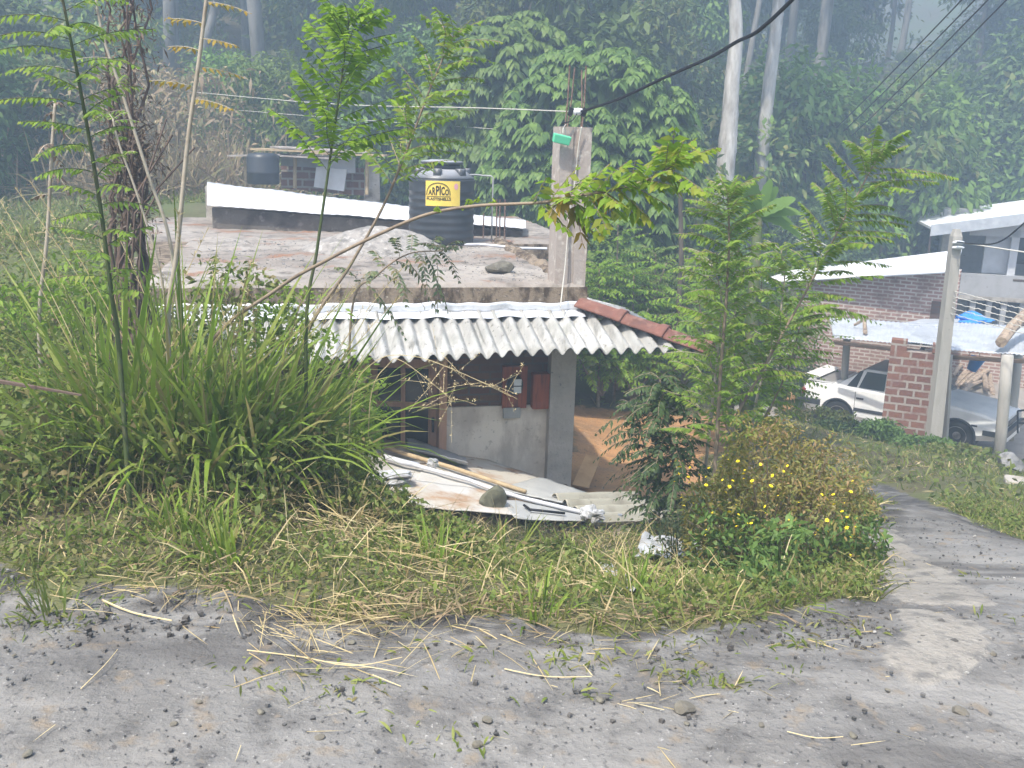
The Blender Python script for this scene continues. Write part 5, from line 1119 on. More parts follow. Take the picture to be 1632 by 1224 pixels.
def blades(n, box_, seed, L, W, drop=(.1, .7), up=1.1, dens=None, road=True):
    def f(b):
        P, g = scatter(n, *box_, seed, road, dens); k = len(P); D = rnd_dir(k, up, g); b.strips(P - (0, 0, .015), D, rnd_dir(k, 0, g), g.uniform(*L, k), g.uniform(*W, k), *BLADE, drop=g.uniform(*drop, k))
    return f
def weeds(n, box_, seed, h, L, W, per=6, dens=None):
    def f(b):
        P, g = scatter(n, *box_, seed, True, dens); k = len(P); hh = g.uniform(*h, k) ; Q = np.repeat(P, per, 0); q = len(Q)
        Q = Q + g.normal(0, .03, (q, 3)) * (1, 1, 0); Q[:, 2] += np.repeat(hh, per) * g.uniform(.1, 1, q)
        D = rnd_dir(q, .15, g); b.strips(Q, D, rnd_dir(q, 1.2, g), g.uniform(*L, q), g.uniform(*W, q), *LEAF, drop=.3)
    return f
NB = (-4.6, 6.5, 3.1, 9.0)
patch = lambda s, lo, hi: (lambda x, y: np.clip((fbm(x * 1.3 + s, y * 1.3, 3, s) - lo) / (hi - lo), 0.02, 1))
fine_r = lambda x, y: np.where(x > 1.9, .45, 1.0)
cover('grass', 'short green grass on the bank', [blades(46000, NB, 1, (.05, .17), (.004, .009), dens=lambda x, y: patch(3, .22, .5)(x, y) * fine_r(x, y)), blades(26000, NB, 2, (.1, .3), (.005, .011), dens=patch(8, .32, .56)), blades(30000, (-12, 14, 9, 24), 3, (.1, .3), (.012, .03), dens=patch(5, .3, .6)), blades(26000, (-14, -3, 10, 24), 34, (.12, .4), (.012, .03), dens=patch(7, .2, .5)), blades(16000, (2.4, 11, 6.5, 18), 33, (.08, .26), (.007, .016), dens=patch(6, .25, .5))], 'grass_short')
cover('dry_grass', 'dry straw coloured grass in the bank growth', [blades(20000, NB, 4, (.08, .38), (.003, .007), (.3, 1.3), .5, dens=patch(14, .38, .58)), blades(9000, (-4, 2.2, 3.5, 8), 44, (.15, .5), (.003, .0065), (.2, 1.3), .7), blades(14000, (2.2, 14, 6, 20), 5, (.08, .25), (.008, .018), (.3, .9), .8, dens=patch(21, .35, .6)), blades(9000, (-14, -3, 10, 24), 6, (.15, .5), (.01, .025), (.3, .9), .8, dens=patch(22, .4, .6))], 'grass_dry')
cover('weeds', 'small leafy weeds covering the bank', [weeds(22000, NB, 7, (.02, .17), (.016, .045), (.008, .024), 6, dens=patch(31, .38, .52)), weeds(3500, (-12, 14, 9, 22), 8, (.05, .3), (.05, .11), (.03, .07), 6, dens=patch(33, .4, .6))], 'weed')
bank = [(p.x, p.y) for p in (on_ground(-30, 860), on_ground(200, 800), on_ground(420, 850), on_ground(590, 800), on_ground(640, 740))] + [(-1.3, 9.2), (-6, 9.2), (-6, 4)]
cover('undergrowth', 'tangled leafy undergrowth on the left bank', [weeds(5200, (-5, -.7, 3.9, 8.8), 9, (.1, .55), (.025, .06), (.015, .035), 9, dens=lambda x, y: inside(bank, x, y) * 1.0), weeds(2600, (-4.5, -.9, 4.2, 8.6), 19, (.25, .75), (.03, .07), (.012, .03), 9, dens=lambda x, y: inside(bank, x, y) * patch(41, .42, .55)(x, y)), blades(5000, (-5, -.7, 3.9, 8.8), 10, (.25, .6), (.006, .014), dens=lambda x, y: inside(bank, x, y) * .8)], 'weed')
# roadside tufts, straw and gravel on the road
def edge_growth(b):
    P, g = scatter(60000, -5, 6.5, 2.2, 8, 71, False); rd, cc, yd, fy = zones(P[:, 0], P[:, 1]); near_ = np.zeros(len(P), bool)
    for dx, dy in ((.16, 0), (-.16, 0), (0, .2), (0, .09), (.1, .1), (-.1, .1)): r2, c2, _, _ = zones(P[:, 0] + dx, P[:, 1] + dy); near_ |= ~(r2 | c2)
    P = P[(rd | cc) & near_ & (fbm(P[:, 0] * 4, P[:, 1] * 4, 2, 12) > .42)]; n = len(P); k = n // 2
    b.strips(P, rnd_dir(n, .6, g), rnd_dir(n, .3, g), g.uniform(.015, .09, n), g.uniform(.003, .01, n), *LEAF3, drop=.4)
def edge_inside(b):
    P, g = scatter(70000, -5, 6.5, 2.6, 8, 72, True); near_ = np.zeros(len(P), bool)
    for dx, dy in ((.15, 0), (-.15, 0), (0, -.25), (0, -.12), (.12, -.12), (-.12, -.12)): r2, c2, _, _ = zones(P[:, 0] + dx, P[:, 1] + dy); near_ |= (r2 | c2)
    P = P[near_ & (fbm(P[:, 0] * 3, P[:, 1] * 3, 2, 13) > .2)]; n = len(P); P = P - (0, 0, .01)
    b.strips(P, rnd_dir(n, .9, g), rnd_dir(n, .2, g), g.uniform(.03, .14, n), g.uniform(.004, .012, n), *LEAF3, drop=g.uniform(.1, .8, n))
edge_growth2 = edge_inside
cover('verge_growth', 'low ragged growth creeping from the bank on to the road', [edge_growth, edge_growth2], 'grass_short')
def on_road(b):
    g = np.random.default_rng(61)
    for px, py, n, r in ((445, 1080, 60, .1), (560, 1110, 60, .12), (1085, 1085, 70, .08), (1265, 1080, 30, .04), (945, 1110, 20, .05), (1165, 1098, 30, .04), (930, 1060, 50, .09), (60, 940, 160, .18), (80, 1000, 120, .12), (1265, 1030, 40, .06), (1340, 1000, 40, .1), (730, 1180, 30, .1), (1555, 920, 20, .04), (1620, 990, 30, .1), (690, 1060, 60, .15), (1230, 1010, 80, .15), (1050, 1040, 60, .12), (870, 1045, 60, .12)):
        c = on_ground(px, py); P = np.array(tuple(c)) + g.normal(0, r, (n, 3)) * (1, .6, 0); P[:, 2] = gz(P[:, 0], P[:, 1]); b.strips(P, rnd_dir(n, .7, g), rnd_dir(n, .3, g), g.uniform(.02, .08, n), g.uniform(.004, .012, n), *LEAF3, drop=.4)
cover('road_weeds', 'sparse green weeds on the dirt road', [on_road], 'grass_short')
def straws(b):
    g = np.random.default_rng(62)
    def heap_(px, py, n, sx, sy, L, h):
        c = np.array(tuple(on_ground(px, py))); P = c + g.normal(0, 1, (n, 3)) * (sx, sy, 0); P[:, 2] = gz(P[:, 0], P[:, 1]) + g.uniform(.005, h, n); a = g.normal(-.25, .8, n); D = np.stack([np.cos(a), np.sin(a) * .9, g.normal(0, .1, n)], 1)
        b.strips(P, D, rnd_dir(n, 1.5, g), g.uniform(*L, n) * .85, g.uniform(.002, .0045, n), *BLADE, drop=g.uniform(-.05, .25, n))
    for a in ((500, 1000, 110, .16, .1, (.08, .35), .06), (560, 1060, 34, .18, .06, (.08, .4), .03), (450, 1010, 30, .12, .08, (.1, .3), .05), (800, 1040, 18, .3, .08, (.08, .3), .02), (130, 950, 40, .16, .1, (.05, .25), .05), (1060, 1110, 26, .15, .1, (.05, .2), .01), (700, 1010, 34, .3, .08, (.06, .25), .03), (1000, 1040, 14, .3, .08, (.08, .25), .015), (1300, 1030, 14, .15, .06, (.05, .2), .015), (620, 900, 120, .3, .3, (.1, .4), .12), (560, 860, 120, .2, .25, (.1, .4), .15)): heap_(*a)
    P, g2 = scatter(160, -2.5, 4.5, 2.0, 5.5, 63, False); k = len(P); a = g2.uniform(0, 6.3, k); b.strips(P + (0, 0, .012), np.stack([np.cos(a), np.sin(a), 0 * a], 1), rnd_dir(k, 2, g2), g2.uniform(.02, .12, k), g2.uniform(.002, .005, k), *BLADE)
def matted(b):
    g = np.random.default_rng(73)
    for px, py, n in ((600, 985, 70), (660, 975, 80), (720, 970, 80), (790, 970, 70), (860, 985, 60), (950, 990, 60), (340, 945, 70), (250, 915, 60), (1080, 985, 60), (1180, 975, 50)):
        c = np.array(tuple(on_ground(px, py))); P = c + g.normal(0, 1, (n, 3)) * (.14, .08, 0); P[:, 2] = gz(P[:, 0], P[:, 1]) + g.uniform(0, .04, n); a = g.uniform(0, 6.28, n)
        b.strips(P, np.stack([np.cos(a), np.sin(a), g.uniform(-.1, .35, n)], 1), rnd_dir(n, 1, g), g.uniform(.05, .2, n), g.uniform(.003, .008, n), *BLADE, drop=g.uniform(0, .5, n))
cover('matted_grass', 'matted dead grass along the lip of the bank', [matted], 'dry_scrub')
cover('straw_litter', 'dry straw litter strewn along the road edge', [straws], 'grass_dry')
for k, (pts, r, lab) in enumerate((([(395, 1050), (480, 1062), (560, 1072), (640, 1064)], .005, 'long straw stem lying across the road edge'), ([(160, 968), (210, 985), (275, 1003)], .009, 'pale flattened stalk lying on the dark dirt at the left'), ([(128, 1108), (165, 1085), (190, 1050)], .004, 'bent straw lying alone on the grey road at the left'), ([(800, 1075), (870, 1082), (945, 1090)], .005, 'thick pale straw on the road right of the straw heap'), ([(590, 1095), (640, 1105)], .005, 'short straw piece below the straw heap'), ([(1255, 1180), (1300, 1188), (1340, 1192)], .004, 'thin pale straw at the bottom right of the road'))):
    q = smooth_pts([on_ground(p[0] + rg.uniform(-4, 4), p[1] + rg.uniform(-5, 5)) + Vector((0, 0, rg.uniform(.008, .03))) for p in pts], 4); m = MB(); m.tube(q, (r * .45, r * .3), 5); tag(m.build('straw_stem', 'straw', origin=q[0]), lab, 'straw')
b = MB(); g = np.random.default_rng(64)
P, _ = scatter(6500, -3.2, 5.5, 1.9, 6.5, 65, False); rd, cc, yd, fy = zones(P[:, 0], P[:, 1]); P = P[rd | cc]
cube = np.array([(x, y, z) for z in (-1, 1) for y in (-1, 1) for x in (-1, 1)], float); sz = .0025 + .006 * g.random(len(P)) ** 4
V = cube[None] * sz[:, None, None] * g.uniform(.5, 1.1, (len(P), 8, 3)) * (1, 1, .7); a = g.uniform(0, 6.3, len(P)); V = np.stack([V[..., 0] * np.cos(a)[:, None] - V[..., 1] * np.sin(a)[:, None], V[..., 0] * np.sin(a)[:, None] + V[..., 1] * np.cos(a)[:, None], V[..., 2]], -1) + (P + np.stack([0 * sz, 0 * sz, sz * .4 + .006], 1))[:, None]
fc = np.array([(0, 2, 3, 1), (4, 5, 7, 6), (0, 1, 5, 4), (2, 6, 7, 3), (0, 4, 6, 2), (1, 3, 7, 5)])
mat('pebble', (.13, .127, .125), .95, [((.06, .06, .06), 3, .42, .58), ((.4, .39, .37), 4, .58, .7)], None)
b.add(V.reshape(-1, 3), (fc[None] + (np.arange(len(P)) * 8)[:, None, None]).reshape(-1, 4)); tag(b.build('gravel', 'pebble'), 'small loose gravel on the dirt road', kind='stuff')
b = MB(); g = np.random.default_rng(67); Pc = []
for px, py, n, r in ((200, 975, 120, .3), (330, 985, 120, .3), (450, 1000, 90, .25), (1290, 1005, 110, .22), (1370, 990, 110, .16), (1400, 930, 70, .1), (1340, 1030, 70, .2), (980, 1130, 50, .2), (120, 1000, 60, .2), (1150, 1030, 60, .25), (700, 1040, 50, .3), (1395, 830, 40, .15)):
    c = np.array(tuple(on_ground(px, py))); n = int(n * .6); Pc.append(c + g.normal(0, r, (n, 3)) * (1, .55, 0))
P = np.concatenate(Pc); P[:, 2] = gz(P[:, 0], P[:, 1]); sz = .003 + .009 * g.random(len(P)) ** 4
V = cube[None] * sz[:, None, None] * g.uniform(.5, 1.15, (len(P), 8, 3)) * (1, 1, .8); a = g.uniform(0, 6.3, len(P)); V = np.stack([V[..., 0] * np.cos(a)[:, None] - V[..., 1] * np.sin(a)[:, None], V[..., 0] * np.sin(a)[:, None] + V[..., 1] * np.cos(a)[:, None], V[..., 2]], -1) + (P + np.stack([0 * sz, 0 * sz, sz * .4 + .004], 1))[:, None]
mat('clod', (.075, .07, .066), .98, [((.13, .12, .11), 5, .45, .65)], (40, .5))
b.add(V.reshape(-1, 3), (fc[None] + (np.arange(len(P)) * 8)[:, None, None]).reshape(-1, 4)); tag(b.build('dirt_crumbs', 'clod'), 'dark crumbled dirt along the edge of the road', kind='stuff')
proto = None; g = np.random.default_rng(66)
for k in range(34):
    px, py = ((1090, 1140), (1530, 1140))[k] if k < 2 else (g.uniform(20, 1630), g.uniform(1010, 1210)) if k < 22 else (g.uniform(1380, 1620), g.uniform(860, 1010))
    c = on_ground(px, py)
    rd, cc, yd, fy = zones(np.array([c.x]), np.array([c.y]))
    if not (rd[0] or cc[0]): continue
    s = g.uniform(.35, .8) * (2.2 if k < 2 else 1)
    if proto is None: o = proto = rock('road_stone', c, (.024, .02, .014), 'stone_dark', '', seed=3, lvl=1)
    else: o = proto.copy(); COL.objects.link(o)
    o.location = c + Vector((0, 0, .006)); o.scale = (s, s, s); o.rotation_euler = (g.uniform(-.3, .3), g.uniform(-.3, .3), g.uniform(0, 6))
    tag(o, 'small dark stone lying loose on the worn concrete path' if cc[0] else 'small dark stone lying loose on the grey dirt road', 'stone', 'loose stones on the road')

# the flowering bush at the bend
c = on_ground(1226, 905); fb = thing('flowering_bush', 'big olive and rust bush with small yellow flowers at the path bend', 'bush', c); O_ = c.copy(); g = np.random.default_rng(70)
def bush_pts(n, lo=.35):
    v = rnd_dir(n, .25, g); v[:, 2] = np.abs(v[:, 2]); r = g.uniform(lo, 1, n) ** .33; p = v * r[:, None] * np.array((.58, .47, .88)); p[:, 0] += .03 + .25 * p[:, 2] * 0; return p
m = MB()
for i in range(60):
    e = bush_pts(1, .6)[0]; m.tube([Vector((e[0] * .25, e[1] * .25, -.05)), Vector((e[0] * .6, e[1] * .6, e[2] * .55)), Vector(e)], (.007, .002), 4)
m.build('stem', 'stem_brown', fb)
n = 13000; p = bush_pts(n, .2); lump = fbm(p[:, 0] * 5 + 9, p[:, 2] * 5 + p[:, 1] * 3, 3, 4); p = p * (1 + .5 * (lump - .45))[:, None]
red = (p[:, 2] > .38) & (p[:, 0] > -.18) & (g.random(n) < .55); grn = (~red) & (p[:, 1] < -.05) & (p[:, 2] < .42) & (g.random(n) < .65)
for name, sel, mm, L, W in (('rust_foliage', red, 'bush_red', (.015, .04), (.006, .014)), ('green_foliage', grn, 'bush_green', (.03, .07), (.014, .03)), ('foliage', ~(red | grn), 'bush_olive', (.02, .05), (.008, .018))):
    m = MB(); q = p[sel]; k = len(q); m.strips(q, rnd_dir(k, .3, g), rnd_dir(k, .8, g), g.uniform(*L, k), g.uniform(*W, k), *LEAF, drop=.3); m.build(name, mm, fb)
fm = MB()
for k in range(7):
    a = k * 2 * math.pi / 7; fm.strips([(0, 0, 0)], [(math.cos(a), math.sin(a), .25)], [(0, 0, 1)], .016, .011, *LEAF3, drop=.2)
fm.lathe([(0, .001), (.005, .002), (.004, .006), (0, .007)], n=8); fl0 = None
fpx = [(1118, 730), (1152, 727), (1083, 744), (1082, 755), (1097, 760), (1044, 763), (1075, 768), (1090, 806), (1105, 802), (1176, 735), (1187, 749), (1185, 755), (1198, 771), (1168, 766), (1157, 785), (1177, 820), (1219, 807), (1273, 801), (1310, 788), (1328, 788), (1346, 802), (1329, 804), (1342, 815), (1350, 824), (1255, 838), (1303, 845), (1363, 840), (1360, 852), (1356, 885), (1213, 712), (1231, 758), (1249, 751), (1261, 755), (1359, 767), (1366, 826), (1212, 740), (1136, 816), (1240, 790), (1290, 770), (1125, 760)] + [(1075 + g.random() * 290, 730 + g.random() * 130) for _ in range(36)]
for px, py in fpx:
    P_ = at(px, py, 5.05) - O_; k_ = 1 - (P_.x / .62) ** 2 - (P_.z / .95) ** 2
    if k_ < .03: P_ = at(px, py, 5.24) - O_; k_ = .03
    if P_.z < .05 or abs(P_.x) > .66 or P_.z > .98: continue
    P_ = at(px, py, O_.y - .5 * math.sqrt(k_) - .02) - O_
    o = fm.build('flower', 'petal', fb) if fl0 is None else fl0.copy()
    if fl0 is None: fl0 = o
    else: COL.objects.link(o); o.parent = fb
    o.location = P_; o.rotation_euler = (g.uniform(.2, 1.0), g.uniform(-.4, .4), g.uniform(0, 6)); s = g.uniform(.45, .85); o.scale = (s, s, s)
# two leafy weeds before the bush, and shrubs by the carport
def leafy(name, label, cat, c, r, n, L, W, mm, seed, stems=8, sm='stem_green', zc=.5, flat=1.0):
    g = np.random.default_rng(seed + 900); root = thing(name, label, cat, c); m = MB(); m2 = MB()
    v = rnd_dir(n, .2, g) * (g.uniform(.2, 1, n) ** .4)[:, None] * np.array(r); v[:, 2] += r[2] * zc * 2 * .9; v[:, 2] = np.abs(v[:, 2])
    l = fbm(v[:, 0] / r[0] * 2.2 + seed, v[:, 2] / r[2] * 2.2 + v[:, 1], 3, seed); v = v[l > .37]; k = len(v)
    for i in range(stems):
        e = v[g.integers(k)] ; m2.tube([Vector((e[0] * .2, e[1] * .2, -.06)), Vector((e[0] * .55, e[1] * .6, e[2] * .6)), Vector(e)], (.006 * max(1, r[2]), .002), 4)
    m2.build('stem', sm, root)
    m.strips(v, rnd_dir(k, .1, g), rnd_dir(k, 1, g), g.uniform(*L, k), g.uniform(*W, k), *LEAF, drop=.3); m.build('foliage', mm, root); return root
leafy('leafy_weed', 'green toothed leafy weed in front of the flowering bush', 'weed', on_ground(1240, 950), (.2, .18, .2), 700, (.04, .08), (.012, .025), 'bush_green', 1, zc=.45)
leafy('leafy_weed', 'pale small leaved weed between the lean-to and the flowering bush', 'weed', on_ground(1075, 905), (.16, .15, .2), 600, (.02, .045), (.01, .02), 'leaf_grey', 2, zc=.5)
for k, (px, py, Y, r, mm, lab) in enumerate(((1290, 690, 17.0, (.8, .4, .13), 'forest_b', 'low grey green weed shrub before the rear car wheel'), (1400, 720, 16.2, (.4, .3, .2), 'bush_green', 'green shrub at the foot of the brick pier'), (1465, 735, 15.8, (.6, .35, .12), 'bush_green', 'low green shrub before the utility pole foot'), (1345, 700, 16.5, (.6, .3, .1), 'leaf_dark', 'dark low shrub under the car door'), (1520, 760, 15.2, (.6, .4, .1), 'grass_short', 'pale grassy shrub below the front car wheel'))):
    q = at(px, py, Y); leafy('low_shrub', lab, 'shrub', Vector((q.x, q.y, gz(q.x, q.y))), r, 1800, (.05, .13), (.02, .05), mm, 10 + k, 12)
sapling('leafy sapling leaning right over the left end of the lean-to sheets', rooted([(490, 770, 6.5), (515, 690, 6.5), (548, 640, 6.5), (590, 622, 6.5)]), (.012, .004), 34, .3, .98, (.3, .26), (.05, .022), 13, .35, .5, 'leaf_fern', 'stem_green', seed=60)
sapling('small bright sapling drooping before the glazed door', rooted([(500, 790, 6.3), (535, 720, 6.3), (570, 675, 6.3), (600, 665, 6.3)]), (.01, .003), 24, .35, .98, (.18, .15), (.045, .02), 12, .4, .5, 'leaf_bright', 'stem_green', seed=61)
leafy('low_shrub', 'dense low shrub left of the glazed door', 'shrub', gl(520, 700, 7.0), (.28, .3, .45), 1400, (.03, .06), (.015, .03), 'leaf_bright', 31, 12, zc=.5)
leafy('low_shrub', 'weedy climbing shrub hanging before the corrugated eave corner', 'shrub', gl(470, 600, 6.0), (.5, .35, .6), 2600, (.03, .06), (.015, .03), 'leaf_fern', 32, 12, zc=.6)
leafy('low_shrub', 'tall leafy weed shrub among the grass before the left flashing', 'shrub', gl(370, 600, 5.8), (.5, .35, .62), 2400, (.03, .07), (.014, .03), 'weed', 33, 14, zc=.55)
leafy('low_shrub', 'leafy weed shrub beside the foot of the brown bush', 'shrub', gl(120, 600, 5.6), (.5, .35, .5), 1800, (.03, .07), (.014, .03), 'leaf_fern', 34, 14, zc=.55)
for k, (px, py, r, lab) in enumerate(((600, 850, (.26, .2, .16), 'tangled leafy weed on the bank before the left lean-to sheets'), (700, 885, (.25, .2, .12), 'low leafy weed on the bank below the white pipe'), (535, 820, (.3, .22, .3), 'bushy weed on the bank at the right foot of the grass clumps'), (880, 905, (.25, .18, .1), 'low weed on the bank below the fibre sheet'))):
    leafy('leafy_weed', lab, 'weed', on_ground(px, py), r, 1300, (.025, .055), (.012, .026), 'weed', 60 + k, 8, zc=.4)
for k, (px, py, n, L, lab) in enumerate(((560, 845, 70, (.25, .6), 'clump of dead straw coloured grass right of the tall clumps'), (250, 800, 60, (.3, .7), 'dead grass clump leaning at the foot of the tall clumps'), (430, 810, 70, (.3, .65), 'pale dead grass clump below the biggest tall clump'), (740, 890, 50, (.2, .45), 'dry grass clump left of the spiky tuft'), (100, 780, 60, (.3, .6), 'dry grass clump on the far left bank'))):
    clump(on_ground(px, py), n, L, (.004, .01), .3, lab, 'grass_dry', seed=140 + k, name='dry_grass_clump', drop=(.3, 1.2), lean=(.2, -.15))
# ------------------------------------------------------------------ the forest behind
def crown_mesh(blobs, ncl, per, L, W, seed, shell=.55, flatten=.8, down=.35):
    g = np.random.default_rng(seed); wt = np.array([b[3] ** 2 for b in blobs]); wt = wt / wt.sum(); P, D, N = [], [], []
    idx = g.choice(len(blobs), ncl, p=wt)
    for i in idx:
        x, y, z, r = blobs[i][:4]; d = rnd_dir(1, .15, g)[0]; c = np.array((x, y, z)) + d * r * g.uniform(shell, 1.05) * np.array((1, 1, flatten)); k = per
        q = c + g.normal(0, r * .13 + .05, (k, 3)) * (1, 1, .7); P.append(q); D.append(d * .8 + g.normal(0, .6, (k, 3)) - np.array((0, 0, down))); N.append(d * .4 + np.array((0, 0, .9)) + g.normal(0, .45, (k, 3)))
    P = np.concatenate(P); n = len(P); b = MB(); b.strips(P, np.concatenate(D), np.concatenate(N), g.uniform(*L, n), g.uniform(*W, n), *LEAF, drop=.25); return b
def limbs(b, trunk, rad, ends, seed):
    b.tube(trunk, rad, 8, wob=.03)
    for e in ends:
        s = trunk[-1].lerp(trunk[-2], .3 + .5 * random.random()); mid = s.lerp(Vector(e), .5) + Vector((0, 0, -.3)); b.tube([s, mid, Vector(e)], (rad[-1] * .55, rad[-1] * .15), 5)
def make_tree(name, label, cat, h, cr, trunk_r, nb, ncl, per, L, W, mm, bark, seed, base=.35, lean=0, tall=1.0, shell=.5):
    rnd = random.Random(seed); root = thing(name, label, cat); blobs = []
    for i in range(nb):
        t = rnd.uniform(base, 1); a = rnd.uniform(0, 6.28); rr = cr * math.sin(math.pi * (.15 + .8 * (t - base) / (1 - base))) * rnd.uniform(.3, 1)
        blobs.append((math.cos(a) * rr + lean * t * h, math.sin(a) * rr, t * h * .95, cr * rnd.uniform(.3, .55)))
    b = MB(); tr = [Vector((lean * h * t + .15 * rnd.uniform(-1, 1) * (0 < t < 1), .15 * rnd.uniform(-1, 1), h * .92 * t - (.4 if t == 0 else 0))) for t in (0, .25, .5, .75, 1)]
    limbs(b, tr, (trunk_r, trunk_r * .8, trunk_r * .6, trunk_r * .4, trunk_r * .2), [q[:3] for q in blobs[:7]], seed); b.build('trunk', bark, root, True)
    crown_mesh(blobs, ncl, per, L, W, seed, shell).build('crown', mm, root); return root
protos = {
 'dense': [make_tree('forest_tree', 'x', 'tree', 9, 2.8, .2, 16, 480, 18, (.17, .36), (.08, .17), m_, 'bark_dark', 200 + k, .28) for k, m_ in enumerate(('forest_a', 'forest_b', 'forest_a'))],
 'slender': [make_tree('slender_tree', 'x', 'tree', 17, 2.3, .2, 13, 380, 14, (.17, .36), (.06, .13), m_, 'bark_grey', 220 + k, .5, rnd_l) for k, (m_, rnd_l) in enumerate((('forest_b', .03), ('forest_a', -.02)))],
 'bushy': [make_tree('forest_bush', 'x', 'bush', 4.2, 2.0, .09, 14, 420, 16, (.13, .28), (.06, .13), m_, 'bark_dark', 240 + k, .12) for k, m_ in enumerate(('forest_c', 'forest_b', 'forest_a'))],
}
used = {}
def plant(kind, k, x, y, s, label, group, rz=None, z=None, sz=1.0):
    p = protos[kind][k % len(protos[kind])]; key = (kind, k % len(protos[kind]))
    o = p if key not in used else copy_tree(p); used[key] = 1
    o.location = (x, y, (gz(x, y) if z is None else z) - .15); o.rotation_euler = (0, 0, random.uniform(0, 6.28) if rz is None else rz); o.scale = (s, s, s * sz)
    tag(o, label, None, group); return o
def where(x, y):
    px = 816 + F * x / y
    if px < 330: return 'above the dry scrub at the left'
    if px < 700: return 'behind the plank shelter and water tank'
    if px < 1080: return 'behind the round leaved tree'
    if px < 1300: return 'between the tall pale trunks and the brick house'
    if px < 1480: return 'on the crest with sky gaps above the brick house'
    return 'above the white house at the right'
# two big round leaved trees with drooping leaf rosettes
def rosette_tree(label, base, h, blobs, ncl, seed, sc=1.0):
    g = np.random.default_rng(seed); root = thing('rosette_tree', label, 'tree', base); b = MB(); limbs(b, [Vector((0, 0, -.3)), Vector((.1, 0, h * .3)), Vector((0, .1, h * .55)), Vector((.1, 0, h * .75))], (.18, .15, .11, .07), [q[:3] for q in blobs], seed); b.build('trunk', 'bark_dark', root, True)
    P, D, N, L, P2, D2, N2, L2 = [], [], [], [], [], [], [], []; wt = np.array([q[3] ** 2 for q in blobs]); wt /= wt.sum()
    for i in g.choice(len(blobs), ncl, p=wt):
        x, y, z, r = blobs[i]; d = rnd_dir(1, .2, g)[0]; d[1] = -abs(d[1]) if g.random() < .75 else d[1]; c = np.array((x, y, z)) + d * r * g.uniform(.8, 1.05); n = 17; a = np.linspace(0, 6.28, n) + g.uniform(0, 1); el = g.uniform(-.1, .75, n)
        dd = np.stack([np.cos(a), np.sin(a), el], 1) + d * .45; ll = g.uniform(.15, .26, n) * sc; P.append(np.repeat(c[None], n, 0)); D.append(dd); N.append(np.repeat(np.array([[0, 0, 1.]]), n, 0) + g.normal(0, .15, (n, 3))); L.append(ll)
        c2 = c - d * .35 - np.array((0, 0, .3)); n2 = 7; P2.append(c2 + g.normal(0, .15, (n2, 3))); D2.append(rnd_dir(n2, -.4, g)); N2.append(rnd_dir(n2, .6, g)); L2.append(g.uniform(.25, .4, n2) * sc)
    b = MB(); L = np.concatenate(L); b.strips(np.concatenate(P), np.concatenate(D), np.concatenate(N), L, L * .6, *LEAF3, drop=1.1); b.build('crown', 'rosette', root)
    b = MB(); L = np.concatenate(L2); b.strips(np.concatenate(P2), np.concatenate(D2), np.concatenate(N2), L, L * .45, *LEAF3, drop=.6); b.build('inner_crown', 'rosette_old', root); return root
def bb(lst, Y, base): return [tuple(at(px, py, Y + dy) - base) + (r,) for px, py, dy, r in lst]
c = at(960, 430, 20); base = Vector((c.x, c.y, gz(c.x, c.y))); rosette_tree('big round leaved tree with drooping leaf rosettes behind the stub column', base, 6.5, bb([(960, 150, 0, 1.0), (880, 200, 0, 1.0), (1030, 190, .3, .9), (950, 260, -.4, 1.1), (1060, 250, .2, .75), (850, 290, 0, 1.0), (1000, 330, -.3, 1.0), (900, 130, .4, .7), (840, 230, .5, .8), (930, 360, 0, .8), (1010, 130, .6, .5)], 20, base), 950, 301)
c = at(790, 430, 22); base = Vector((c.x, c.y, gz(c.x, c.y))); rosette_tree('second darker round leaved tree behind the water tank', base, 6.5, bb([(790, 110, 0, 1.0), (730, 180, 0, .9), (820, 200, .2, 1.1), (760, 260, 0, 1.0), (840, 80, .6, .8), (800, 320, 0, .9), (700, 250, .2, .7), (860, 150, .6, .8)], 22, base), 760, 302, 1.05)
# the pale trunks
def big_trunk(label, pts, r, seed, crown=True, lm='forest_b', bark='bark_pale'):
    c = smooth_pts(stem_px(pts)); b0 = c[0]; z = gz(b0.x, b0.y); c = [Vector((b0.x, b0.y, z - .3))] + c if b0.z > z else c; b0 = c[0]; root = thing('pale_trunk_tree', label, 'tree', b0); m = MB(); m.tube([p - b0 for p in c], r, 10, wob=.025); t = c[-1] - b0
    blobs = [tuple(t + Vector((random.uniform(-1.6, 1.6), random.uniform(-1.5, 1.5), random.uniform(1.2, 4.5)))) + (random.uniform(.8, 1.2),) for _ in range(9)]
    for q in blobs[:6]: m.tube([t * .97, t.lerp(Vector(q[:3]), .6), Vector(q[:3])], (r[-1] * .4, .03), 5)
    m.build('trunk', bark, root, True); crown_mesh(blobs, 300, 9, (.2, .4), (.06, .12), seed).build('crown', lm, root); return root
big_trunk('tall pale trunked tree left of its straighter twin', [(1150, 330, 27), (1158, 250, 27), (1162, 200, 27), (1167, 130, 27), (1173, 60, 27), (1170, -20, 27), (1166, -120, 27)], (.24, .25, .2, .17, .15), 311)
big_trunk('tall straight pale trunked tree leaning right above the banana plant', [(1205, 345, 29), (1212, 270, 29), (1222, 170, 29), (1235, 60, 29), (1246, -40, 29), (1256, -130, 29)], (.21, .19, .17, .15), 312)
